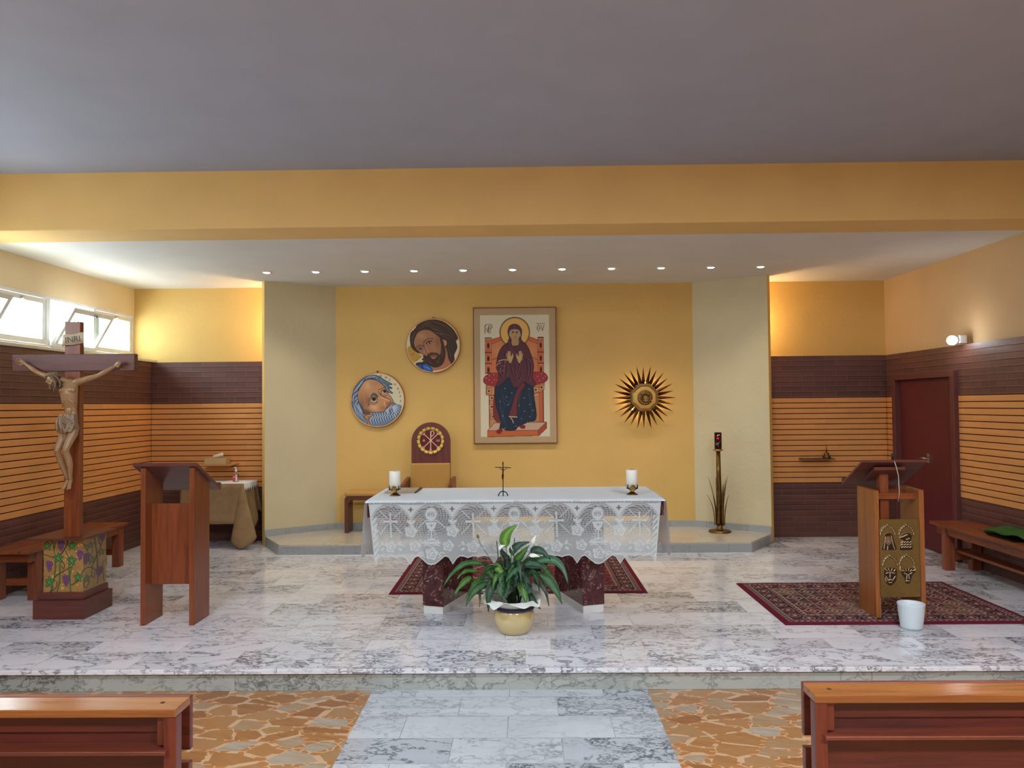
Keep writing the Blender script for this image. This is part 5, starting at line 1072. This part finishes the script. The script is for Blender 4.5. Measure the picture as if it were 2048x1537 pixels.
for s_ in (-1, 1): b.tube([hp(-.03, .018, s_*.030), hp(-.005, .012, s_*.040), hp(.03, -.004, s_*.038), (hp(.065, -.006, s_*.030)), hp(.092, .004, s_*.022)], [.010, .010, .010, .009, .004], 8)
b.tube([hp(.030, .012, -.027), hp(.048, .022, -.014), hp(.058, .026, 0), hp(.048, .022, .014), hp(.030, .012, .027)], [.007, .010, .011, .010, .007], 8)
b.tube([hp(.052, .026, -.005), hp(.075, .028, -.006), hp(.088, .026, -.004)], [.009, .007, .003], 8); b.tube([hp(.052, .026, .005), hp(.073, .028, .007), hp(.084, .026, .005)], [.009, .007, .003], 8)
b.tube([hp(.026, .038, -.012), hp(.024, .042, 0), hp(.026, .038, .012)], [.0025, .004, .0025], 8)
fuse(b.build('carved_hair', M['fighair'], r), .0028, 1)
b = MB()                                            # twisted crown
for k in range(3):
    P_ = []
    for i in range(33):
        a = i*2*PI/32; rr_ = 1+.05*math.sin(6*a+k*2.1); P_.append(hp(-.026+.009*math.cos(6*a+k*2.1)-.006*math.cos(a), .048*rr_*math.cos(a)-.004, .044*rr_*math.sin(a)))
    b.tube(P_, .0052, 8)
b.build('twisted_crown', M['figcloth'], r)
b = MB()                                            # loincloth
def ringf(z, a_, b_, n=40, ph=0, am=.004, cx=-3.477, cy=5.856): return [(cx+(a_+am*math.sin(9*t_+ph))*math.cos(t_), cy+(b_+am*math.sin(9*t_+ph))*math.sin(t_), z+.008*math.cos(t_+1)) for t_ in np.linspace(0, 2*PI, n, endpoint=False)]
zz = [(1.575, .052, .038), (1.555, .057, .042), (1.52, .061, .046), (1.48, .064, .050), (1.45, .062, .053), (1.435, .058, .052)]
vs = []; fs = []
for i, (z, a_, b_) in enumerate(zz): vs += ringf(z, a_, b_, ph=i*.5, am=.002+.0012*i, cy=5.856-.004*i)
for i in range(len(zz)-1):
    for k in range(40): k2 = (k+1) % 40; fs.append((i*40+k, i*40+k2, (i+1)*40+k2, (i+1)*40+k))
fs.append(tuple(range(40))[::-1]); fs.append(tuple(5*40+k for k in range(40)))
b.add(vs, fs, True)
for dz in (0, .013, .026): b.tube([(-3.545, 5.85, 1.575-dz), (-3.515, 5.806, 1.565-dz), (-3.478, 5.800, 1.545-dz*1.3), (-3.44, 5.808, 1.515-dz*1.5), (-3.405, 5.845, 1.49-dz*1.7)], [.005, .007, .008, .008, .006], 8)
for k in range(2): b.tube([(-3.530+k*.012, 5.804, 1.572), (-3.520+k*.016, 5.790, 1.52), (-3.500+k*.020, 5.785, 1.46), (-3.490+k*.026, 5.790, 1.405+.008*k)], [.005, .007, .007, .004], 8)
for k in range(4): b.tube([(-3.42+k*.004, 5.815, 1.545-.02*k), (-3.405, 5.84, 1.50-.015*k), (-3.404-.006*k, 5.83, 1.44+.004*k)], [.006, .007, .005], 8)
b.tube([(-3.535, 5.815, 1.565), (-3.545, 5.80, 1.52), (-3.540, 5.796, 1.47), (-3.535, 5.80, 1.44)], [.008, .012, .013, .006], 8)
fuse(b.build('loincloth', M['figcloth'], r), .003, 2)

# ================================================================== LECTERNS
r = empty('reading_desk', (-2.65, 5.88, 0), 'tall reddish wooden lectern with an open slot below its sloping top, beside the crucifix', 'lectern')
for x0 in (-2.868, -2.502):
    MB().prismT([(5.735, 0), (6.02, 0), (6.02, 1.035), (5.76, 1.170), (5.735, 1.170)], x0, x0+.036, 'x').build('side_panel', M['mahog'], r, .002)
MB().box(-2.832, -2.502, 5.835, 5.853, .284, .893).build('front_panel', M['mahog'], r, .002)
def slope_board(x0, x1, ya, za, yb, zb, th):
    return MB().prismT([(ya, za), (yb, zb), (yb, zb-th), (ya, za-th)], x0, x1, 'x')
slope_board(-2.918, -2.435, 5.715, 1.212, 6.17, .985, .026).build('sloping_top', M['dmahog'], r, .003)
MB().box(-2.918, -2.435, 6.15, 6.175, .985, 1.02).build('book_ledge', M['dmahog'], r, .003)

r = empty('ambo', (2.79, 5.95, 0), 'wooden ambo with a brass plate of four winged heads, standing on the larger rug', 'lectern')
for x0 in (2.612, 2.945):
    MB().prismT([(5.80, .0105), (6.09, .0105), (6.09, .965), (5.80, .955)], x0, x0+.037, 'x').build('side_panel', M['oak'], r, .002)
MB().box(2.649, 2.945, 5.84, 5.86, .885, .93).build('cross_rail', M['mahogx'], r, .002)
MB().box(2.649, 2.945, 6.04, 6.06, .885, .94).build('cross_rail', M['mahogx'], r, .002)
MB().box(2.69, 2.755, 5.87, 5.93, .40, 1.075).build('desk_post', M['mahog'], r, .002)
MB().box(2.68, 2.90, 5.86, 6.03, .40, .42).build('inner_shelf', M['mahogx'], r, .002)
slope_board(2.515, 2.995, 5.77, 1.186, 6.14, .982, .02).build('sloping_desk', M['dmahog'], r, .003)
MB().box(2.515, 2.995, 6.12, 6.145, .985, 1.02).build('book_ledge', M['dmahog'], r, .003)
MB().prismT([(5.80, 1.130), (5.98, 1.031), (5.98, 1.008), (5.80, 1.107)], 2.62, 2.85, 'x').build('desk_bracket', M['dmahog'], r, .002)
cv = Cv(305, 578, 628, 1215, 1.6, (124, 98, 50)); mottle(cv, 10)
D0, LB = (58, 38, 28), (196, 168, 124)  # dark relief figures with light highlights painted into the plate colour
def wing(cx, cy, s_):
    for k in range(4):
        t0 = .12+k*.22; a0 = PI*(.5-.5*t0*s_*-1) if False else None
    for k in range(4):
        a = .25+k*.30; x = cx+s_*62*math.sin(a)*.98; y = cy-86*math.cos(a)+20; x2 = cx+s_*62*math.sin(a+.26); y2 = cy-86*math.cos(a+.26)+20
        cv.stroke([(x, y), (x2, y2)], 15, D0, False); cv.stroke([(x, y), (x2, y2)], 8, LB, False)
for cx, cy in ((372, 700), (524, 700), (386, 950), (522, 945)):
    wing(cx, cy, -1); wing(cx, cy, 1); cv.ell(cx, cy-72, 10, 10, D0); cv.ell(cx, cy-73, 6, 6, LB)
cv.poly([(372, 690), (410, 705), (422, 760), (438, 810), (430, 828), (330, 828), (325, 805), (338, 760), (345, 710)], D0); cv.ell(375, 752, 24, 36, (140, 112, 84)); cv.stroke([(352, 720), (345, 780), (338, 820)], 7, LB); cv.stroke([(400, 715), (412, 780), (425, 820)], 7, LB); cv.ell(366, 744, 6, 3, D0); cv.ell(386, 744, 6, 3, D0); cv.stroke([(376, 748), (378, 764)], 4, LB, False); cv.stroke([(368, 776), (384, 776)], 4, D0, False); cv.stroke([(370, 800), (366, 826)], 9, LB, False)
cv.poly([(464, 730), (490, 705), (530, 690), (565, 712), (560, 760), (568, 800), (560, 828), (470, 828), (476, 790), (500, 755)], D0)
for i in range(12): cv.stroke([(480+(i % 4)*22, 770+(i//4)*20), (494+(i % 4)*22, 762+(i//4)*20)], 7, LB, False)
cv.stroke([(470, 728), (500, 718), (530, 705)], 9, LB); cv.ell(515, 722, 5, 5, D0); cv.stroke([(520, 745), (548, 735)], 7, LB, False)
cv.poly([(338, 985), (360, 972), (400, 975), (435, 985), (438, 1030), (430, 1080), (400, 1112), (378, 1120), (350, 1095), (335, 1050)], D0)
for s_ in [[(345, 985), (360, 1000)], [(370, 980), (378, 998)], [(400, 982), (395, 1000)], [(425, 990), (415, 1002)], [(350, 1020), (372, 1014)], [(395, 1014), (420, 1020)], [(384, 1010), (382, 1055)], [(350, 1045), (365, 1070)], [(425, 1045), (408, 1070)], [(365, 1078), (384, 1070), (404, 1078)], [(372, 1095), (396, 1095)], [(345, 1060), (352, 1085)]]: cv.stroke(s_, 8, LB, False)
cv.poly([(470, 990), (500, 982), (540, 980), (580, 985), (588, 1010), (565, 1035), (550, 1075), (545, 1098), (525, 1104), (505, 1095), (500, 1060), (480, 1030)], D0); cv.stroke([(468, 965), (466, 990), (485, 1000)], 9, LB); cv.stroke([(578, 965), (590, 990), (570, 1000)], 9, LB)
for s_ in [[(490, 992), (500, 1004)], [(512, 986), (516, 1000)], [(536, 986), (534, 1000)], [(560, 992), (548, 1004)], [(498, 1020), (514, 1026)], [(560, 1016), (544, 1026)], [(522, 1030), (516, 1070)], [(534, 1030), (538, 1066)], [(510, 1085), (524, 1080), (540, 1086)]]: cv.stroke(s_, 8, LB, False)
cv.soften(); lum = cv.a.mean(-1)
cv.mesh('brass_plate', M['plaque'], lambda U, V: (2.644+U*.294, 5.794-.006*np.clip((lum-110)/60, 0, 1)-.003*(lum < 80), .742-V*.576), None, r)
MB().box(2.643, 2.939, 5.796, 5.802, .166, .742).build('plate_backing', M['oldbrass'], r)
r = empty('gooseneck_microphone', (2.76, 5.86, 1.15), 'small black microphone with a pale cable clipped to the ambo desk', 'microphone')
MB().tube([(2.755, 5.80, 1.178), (2.750, 5.785, 1.20), (2.742, 5.77, 1.228)], [.006, .009, .010], 12).build('microphone_head', M['black'], r)
MB().tube([(2.757, 5.805, 1.178), (2.755, 5.765, 1.17), (2.765, 5.76, 1.13), (2.785, 5.775, 1.07), (2.797, 5.795, 1.0), (2.802, 5.80, .94), (2.806, 5.83, .87)], .0032, 8).build('microphone_cable', M['cable'], r)

# ================================================================== RUGS
def rug(name, x0, x1, y0, y1, lab, cells):
    W_, H_ = (x1-x0)*100, (y1-y0)*100; cv = Cv(0, 0, W_, H_, .55, (98, 26, 42))
    X, Y = cv.X, cv.Y; e = np.minimum(np.minimum(X, W_-X), np.minimum(Y, H_-Y))
    BD, CRM, WIN = (58, 26, 36), (150, 126, 120), (104, 26, 40)
    horiz = np.minimum(Y, H_-Y) < np.minimum(X, W_-X); s_ = np.where(horiz, X, Y)
    cv.a[(e > 4.5)] = BD
    for a, b_, c_ in ((4.5, 5.2, CRM), (8.2, 8.9, CRM), (20.5, 21.2, CRM), (23.6, 24.4, CRM)): cv.a[(e > a) & (e < b_)] = c_
    cv.a[(e > 5.2) & (e < 8.2) & (((s_/2.2).astype(int) % 2) == 0) & (np.abs(e-6.7) < .9)] = CRM
    cv.a[(e > 21.2) & (e < 23.6) & (((s_/2.6).astype(int) % 2) == 0) & (np.abs(e-22.4) < .7)] = (150, 116, 96)
    band = (e > 8.9) & (e < 20.5); per = 15.0; ph = (s_ % per)/per-.5; ev = (e-14.7)/5.8
    r1 = np.hypot(ph*per/4.6, ev/.78); cv.a[band & (r1 < 1.0) & (r1 > .82)] = CRM; cv.a[band & (r1 < .55)] = (132, 60, 60); cv.a[band & (r1 < .3)] = (186, 160, 134)
    vine = np.abs(ev-.62*np.sin(s_/per*2*PI*1.5)) ; cv.a[band & (vine < .13) & (r1 > 1.1)] = (120, 92, 90)
    sp = np.sin(X*1.9)*np.sin(Y*2.1)+np.sin(X*.93+Y*1.3); cv.a[band & (r1 > 1.15) & (sp > 1.25)] = (126, 98, 94)
    fld = e > 24.4
    if cells:
        fx = (X-24.4)/(W_-48.8)*8; fy = (Y-24.4)/(H_-48.8)*4; ix, iy = np.floor(fx).astype(int), np.floor(fy).astype(int); u, v_ = fx-ix-.5, fy-iy-.5
        pal = np.array([(84, 30, 40), (48, 32, 42), (98, 68, 58), (66, 34, 40), (96, 72, 62)])
        k = (ix*2+iy*3) % 5; cv.a[fld] = pal[k][fld]
        d = np.hypot(u, v_); cv.a[fld & (d < .33) & (d > .27)] = CRM; dm = np.abs(u)+np.abs(v_); cv.a[fld & (dm < .2)] = (170, 138, 110); cv.a[fld & (dm < .1)] = (84, 30, 36)
        cv.a[fld & (dm > .40) & (dm < .46)] = (150, 120, 100)
        cv.a[fld & (np.maximum(np.abs(u), np.abs(v_)) > .46)] = (124, 96, 90); q = np.sin(u*40)*np.sin(v_*40); cv.a[fld & (q > .72) & (d > .34)] = (138, 116, 106)
    else:
        q = np.sin(X*1.5)*np.sin(Y*1.4)+.8*np.sin(X*.61+np.sin(Y*.4)*2)*np.sin(Y*.83); cv.a[fld] = (100, 38, 50); cv.a[fld & (q > .55)] = (142, 100, 100); cv.a[fld & (q < -.75)] = (80, 34, 42)
        d = np.hypot((X-W_/2)/(W_*.22), (Y-H_/2)/(H_*.28)); cv.a[(d < 1.0) & (d > .94) & fld] = CRM
    nz = rng.rand(*X.shape); cv.a = cv.a*(1+(nz[..., None]-.5)*.16)
    o = cv.mesh(name, M['rug'], lambda U, V: (x0+U*(x1-x0), y0+V*(y1-y0), .0065+.0012*np.sin(U*31)*np.sin(V*17)-.006*(e < .6)), None); tag(o, lab, 'rug')
    q = o.modifiers.new('t', 'SOLIDIFY'); q.thickness = .005; q.offset = -1; return o
rug('patterned_rug', -1.17, 1.05, 6.635, 8.24, 'dark red oriental rug lying behind and under the altar', False)
rug('patterned_rug', 1.89, 3.72, 5.66, 6.95, 'large red oriental rug with a field of square panels under the ambo', True)
for o in bpy.data.objects:
    if o.name.startswith('patterned_rug'):
        pass

# ================================================================== BUCKET, SANCTUARY LAMP
o = MB().lathe([(.066, .002), (.070, 0), (.074, .02), (.086, .12), (.090, .168), (.092, .176), (.090, .180), (.086, .176), (.083, .12), (.070, .012), (.002, .010)], (0, 0, 0), 48, False).build('plastic_bucket', M['bucket'])
o.location = (2.755, 5.57, 0); tag(o, 'small white plastic planter standing on the floor in front of the ambo', 'bucket')
LXc, LYc = 2.290, 9.08
r = empty('sanctuary_lamp', (LXc, LYc, .11), 'tall brass floor lamp with upright reed leaves and a red glass, right of the altar', 'lamp')
MB().lathe([(.128, 0), (.130, .008), (.122, .022), (.06, .03), (.036, .036), (.034, .08), (.034, .09)], (LXc, LYc, .11), 48).build('round_base', M['oldbrass'], r)
MB().tube([(LXc, LYc, .19), (LXc, LYc, .5), (LXc-.004, LYc, .8), (LXc-.004, LYc, 1.058)], [.034, .031, .027, .025], 18).build('stem_pole', M['oldbrass'], r)
MB().lathe([(.026, 0), (.045, .008), (.062, .014), (.060, .022), (.048, .026), (.03, .03)], (LXc-.006, LYc, 1.05), 24).build('drip_tray', M['brass'], r)
def reed(b_, m_, t_, w_, mat='oldbrass'):
    n = 12; vs = []; fs = []; B, Mi, Tt = Vector(b_), Vector(m_), Vector(t_)
    for i in range(n+1):
        u = i/n; p = B*(1-u)**2+Mi*2*u*(1-u)+Tt*u*u; tg = (2*(1-u)*(Mi-B)+2*u*(Tt-Mi)).normalized(); rad = Vector((p.x-LXc, p.y-LYc, 0)); rad = rad.normalized() if rad.length > 1e-4 else Vector((0, -1, 0)); sdv = Vector((-rad.y, rad.x, 0)); ww = w_*(.75+.25*math.sin(u*PI))*(1-u**3*.92)
        vs += [p-sdv*ww, p+rad*ww*.35, p+sdv*ww]
    for i in range(n): a = i*3; fs += [(a, a+1, a+4, a+3), (a+1, a+2, a+5, a+4)]
    q = MB().add(vs, fs, True).build('reed_leaf', M[mat], r); q.modifiers.new('t', 'SOLIDIFY').thickness = .003
for a, rb, rm, rt_, zt, w_ in ((PI, .045, .045, .135, .76, .017), (PI*1.02, .062, .06, .150, .55, .014), (0, .045, .045, .105, .765, .017), (.1, .062, .07, .115, .54, .014), (-PI/2-.5, .045, .046, .05, .60, .021), (-PI/2+.6, .045, .048, .06, .68, .019), (PI/2, .045, .05, .09, .7, .017), (PI/2+.8, .045, .05, .1, .6, .017), (PI*1.25, .045, .04, .07, .76, .013), (-.7, .05, .05, .08, .73, .013)):
    c_, s_ = math.cos(a), math.sin(a); reed((LXc+rb*c_, LYc+rb*s_*.9, .19), (LXc+rm*c_*.85, LYc+rm*s_*.85, .19+(zt-.19)*.6), (LXc+rt_*c_, LYc+rt_*s_, zt), w_)
MB().lathe([(.03, 0), (.040, .002), (.0415, .02), (.0415, .196), (.0395, .196), (.0395, .01), (.002, .006)], (LXc-.004, LYc, 1.078), 36, False).build('red_glass', M['redglass'], r)
MB().lathe([(.024, 0), (.024, .10), (.002, .101)], (LXc-.004, LYc, 1.086), 20).build('inner_candle', plain('dark_red_wax', (170, 40, 46), .5), r)
MB().ball((LXc-.004, LYc, 1.205), .008, 10, (1, 1, 1.6)).build('flame', M['redflame'], r)

# ================================================================== SIDE TABLE AND WHAT STANDS ON IT
r = empty('side_table', (-3.58, 9.05, 0), 'small table draped in tan cloth in the left corner behind the lectern', 'table')
MB().box(-3.94, -3.24, 8.83, 9.29, .70, .735).build('table_top', M['mahogx'], r)
for x in (-3.92, -3.28):
    for y in (8.85, 9.24): MB().box(x, x+.04, y, y+.04, 0, .70).build('leg', M['dmahogz'], r)
r = empty('draped_cloth', (-3.58, 9.05, .74), 'tan cloth draped over the small corner table with one corner touching the floor', 'tablecloth')
def tan():
    vs = []; fs = []; n = 60; top = []; 
    def addgrid(fn, nu, nv):
        st = len(vs)
        for j in range(nv+1):
            for i in range(nu+1): vs.append(fn(i/nu, j/nv))
        for j in range(nv):
            for i in range(nu): a = st+j*(nu+1)+i; fs.append((a, a+1, a+nu+2, a+nu+1))
    addgrid(lambda u, v: (-3.95+.72*u, 8.815+.485*v, .739), 8, 6)
    addgrid(lambda u, v: (-3.95+.72*u-.02*v*(u > .95), 8.815-.012*v-.006*math.sin(u*14)*v, .739-.455*v), 30, 10)
    addgrid(lambda u, v: (-3.952-.01*v, 8.815+.485*u, .739-.42*v), 8, 8)
    # right side: two soft folds
    addgrid(lambda u, v: (-3.232+.012*v+.05*v*math.sin(u*PI*2.2+.4)**2+.03*v*u, 8.815+.47*u, .739-v*(.50+.14*math.sin(u*PI*1.6+.3))), 30, 12)
    # corner fold falling to the floor
    def fold(u, v):
        a = -2.7+u*2.6; R_ = .012+.145*v**1.05*(1-.25*abs(u-.5)); low = .735-v*(.60+.125*(1-abs(u-.42)*1.7))
        return (-3.235+R_*math.cos(a)*1.1+.02*v, 8.815+R_*math.sin(a)*.55, max(.012, low))
    addgrid(fold, 20, 14)
    return MB().add(vs, fs, True)
q = tan().build('tan_fabric', M['tan'], r); q.modifiers.new('t', 'SOLIDIFY').thickness = .003
def white():
    vs = []; fs = []
    def addgrid(fn, nu, nv):
        st = len(vs)
        for j in range(nv+1):
            for i in range(nu+1): vs.append(fn(i/nu, j/nv))
        for j in range(nv):
            for i in range(nu): a = st+j*(nu+1)+i; fs.append((a, a+1, a+nu+2, a+nu+1))
    addgrid(lambda u, v: (-3.90+.675*u, 8.835+.44*v, .7445), 6, 6)
    addgrid(lambda u, v: (-3.224+.010*v, 8.835+.44*u, .7445-v*(.055+.040*abs(((u*6) % 1)-.5)*2)), 48, 4)
    return MB().add(vs, fs, True)
q = white().build('white_runner', M['linen'], r); q['label'] = 'white runner with a pointed lace edge'; q.modifiers.new('t', 'SOLIDIFY').thickness = .002
bx_, by_ = -3.375, 9.0
r = empty('sanitizer_bottle', (bx_, by_, .746), 'clear pump bottle with a red and white label on the small corner table', 'bottle')
MB().lathe([(.028, 0), (.032, .004), (.032, .085), (.030, .10), (.014, .115), (.012, .122)], (bx_, by_, .746), 24).build('bottle_body', M['clear'], r)
MB().box(bx_-.027, bx_+.006, by_-.0335, by_-.0315, .757, .832).build('red_label', plain('red_label', (206, 60, 84), .5, var=0), r)
MB().box(bx_+.006, bx_+.026, by_-.0335, by_-.0315, .757, .832).build('white_label', M['white'], r)
MB().box(bx_-.02, bx_-.002, by_-.0345, by_-.0333, .806, .813).box(bx_-.02, bx_-.004, by_-.0345, by_-.0333, .797, .801).build('label_print', M['white'], r)
MB().lathe([(.014, 0), (.014, .02), (.006, .024), (.006, .045)], (bx_, by_, .866), 16).tube([(bx_+.004, by_, .914), (bx_-.01, by_, .916), (bx_-.03, by_, .908)], [.007, .006, .004], 8).build('pump_head', M['white'], r)
o = MB().prismT([(-3.84, .925), (-3.475, .925), (-3.455, .942), (-3.84, .942)], 9.09, 9.33).build('wall_shelf', M['shelfw'], None, .002); tag(o, 'small pale wooden wall shelf on the left brick wall holding a box', 'shelf')
o = MB().box(-3.80, -3.545, 9.12, 9.26, .9425, 1.012).build('tissue_box', M['card'], None, .003); tag(o, 'light cardboard box lying on the small shelf in the left corner', 'box')  # tissue box
o = MB().tube([(-3.715, 9.17, 1.030), (-3.66, 9.18, 1.045), (-3.60, 9.19, 1.062)], [(.010, .015), (.018, .018), (.022, .020)], 14).build('rolled_tissue', M['tissue']); tag(o, 'crumpled roll of white tissue lying on the cardboard box', 'tissue')

# shelf with the hand bell on the right wall
o = MB().box(3.31, 3.69, 9.18, 9.33, .936, .950).build('wall_shelf', wood('grey_shelf_wood', (96, 70, 46), (70, 50, 34), .5, 'x'), None, .002); tag(o, 'thin dark wall shelf on the right brick wall holding a bell', 'shelf')
r = empty('hand_bell', (3.617, 9.25, .95), 'small bronze hand bell with an upright handle on the right wall shelf', 'bell')
MB().lathe([(.046, 0), (.044, .012), (.030, .035), (.026, .055), (.018, .066), (.004, .070)], (3.617, 9.25, .952), 28).build('bell_cup', M['oldbrass'], r)
MB().tube([(3.617, 9.25, 1.018), (3.617, 9.25, 1.05), (3.616, 9.25, 1.105)], [.007, .0045, .003], 10).build('handle', M['bronze'], r)

# ================================================================== BENCHES ALONG THE WALLS
r = empty('slatted_bench', (-4.3, 7.15, 0), 'slatted reddish wooden bench along the left wall behind the crucifix', 'bench')
for k in range(5):
    x0 = -4.525+k*.083; MB().box(x0, x0+.078, 6.36, 7.97, .415, .44).build('seat_slat', M['bench'], r, .003)
for y in (6.50, 7.84):
    for x in (-4.53, -4.215): MB().box(x, x+.075, y, y+.09, 0, .415).build('leg', M['benchz'], r, .003)
MB().box(-4.165, -4.145, 6.42, 7.92, .335, .415).build('apron', M['bench'], r, .002)
MB().box(-4.50, -4.16, 6.44, 6.465, .335, .415).build('end_apron', M['mahogx'], r, .002)
for y in (6.53, 7.87): MB().box(-4.42, -4.21, y, y+.03, .12, .18).build('stretcher', M['mahogx'], r, .002)
MB().box(-4.34, -4.30, 6.56, 7.87, .13, .17).build('long_stretcher', M['bench'], r, .002)
o = MB().box(-4.50, -4.34, 7.98, 8.10, 0, .075).build('white_block', M['white'], None, .004); tag(o, 'small white block on the floor at the far end of the left bench', 'block')
r = empty('plain_bench', (4.17, 6.3, 0), 'long reddish wooden bench along the right wall holding a green cloth', 'bench')
for k in range(3):
    x0 = 3.985+k*.128; MB().box(x0, x0+.124, 4.95, 7.66, .415, .443).build('seat_board', M['bench'], r, .003)
for y in (5.2, 7.44):
    for x in (4.02, 4.27): MB().box(x, x+.09, y, y+.07, 0, .415).build('leg', M['benchz'], r, .003)
    MB().box(4.11, 4.27, y+.015, y+.05, .10, .20).build('stretcher', M['mahogx'], r, .002)
MB().box(4.035, 4.06, 5.0, 7.62, .335, .415).build('apron', M['bench'], r, .002)
MB().box(4.13, 4.25, 5.1, 7.50, .17, .195).build('low_shelf', M['bench'], r, .002)
vs = []; fs = []; nu, nv = 30, 18
for j in range(nv+1):
    for i in range(nu+1):
        u, v_ = i/nu, j/nv; x = 4.085+.27*v_; y = 6.98-.85*u-.10*(1-v_)*(u < .5)*(.5-u); z = .4665+.012*math.sin(u*9+v_*2)**2+.014*math.sin(u*3+1)*(v_)+.02*math.exp(-((u-.62)/.1)**2)
        vs.append((x, y, z))
for j in range(nv):
    for i in range(nu): a = j*(nu+1)+i; fs.append((a, a+1, a+nu+2, a+nu+1))
r = empty('folded_green_cloth', (4.2, 6.6, .45), 'folded green cloth with pale trim lying on the right bench', 'cloth')
q = MB().add(vs, fs, True).build('green_fabric', M['green'], r); q.modifiers.new('t', 'SOLIDIFY').thickness = -.012
mb = MB().tube([tuple(Vector(vs[j*(nu+1)])+Vector((0, .002, 0))) for j in range(nv+1)], .006, 8); mb.build('pale_trim', M['tan2'] if 'tan2' in M else M['card'], r)
o = MB().prism([(4.045, 6.45), (4.045, 6.80), (4.14, 7.05), (4.32, 7.05), (4.32, 6.45)], .444, .450).build('dark_folder', M['iron'], None, .002); tag(o, 'thin dark folder lying under the green cloth on the right bench', 'folder')

# ================================================================== FRONT PEWS
def pew(xe, xf, yn, lab, z=.72):
    s_ = 1 if xf > xe else -1; r = empty('pew', ((xe+xf)/2, yn+.06, -.135), lab, 'pew', 'front pews on both sides of the aisle'); lo, hi = min(xe, xf), max(xe, xf)
    X_ = lambda a, b_: (min(xe+s_*a, xe+s_*b_), max(xe+s_*a, xe+s_*b_))
    MB().box(lo, hi, yn, yn+.103, z-.024, z).build('top_board', M['pewt'] if 'pewt' in M else M['pew'], r, .003)
    MB().box(lo-.0, hi+.0, yn+.103, yn+.123, z-.165, z+.002).build('upper_front_board', M['pew'], r, .003)
    MB().box(lo+.0, hi, yn+.095, yn+.12, -.02, z-.20).build('lower_front_board', M['pew'], r, .003)
    MB().box(*X_(.02, abs(xf-xe)-.02), yn+.045, yn+.06, z-.085, z-.024).build('upper_back_panel', M['pewd'], r, .002)
    MB().box(*X_(.02, abs(xf-xe)-.02), yn+.055, yn+.07, -.05, z-.087).build('lower_back_panel', M['pewd'], r, .002)
    for a in (0.0, abs(xf-xe)-.038): MB().box(*X_(a, a+.038), yn+.004, yn+.042, -.135, z-.024).build('end_post', M['pewz'], r, .002)
    MB().box(*X_(.038, .066), yn+.02, yn+.045, z-.115, z-.024).build('corner_block', M['pewz'], r, .002)
    MB().box(*X_(.025, abs(xf-xe)-.025), yn-.015, yn+.055, z-.130, z-.119).build('book_shelf', M['pew'], r, .002)
    for a in (.065, ): MB().lathe([(.0075, 0), (.006, .0012)], (xe+s_*a, yn+.055, z), 14).build('screw_hole', M['groove'], r)
    return r
pew(-1.045, -3.9, 2.305, 'varnished wooden front pew at bottom left of the aisle')
pew(.886, 3.7, 2.395, 'varnished wooden front pew at bottom right of the aisle with a bright reflection')
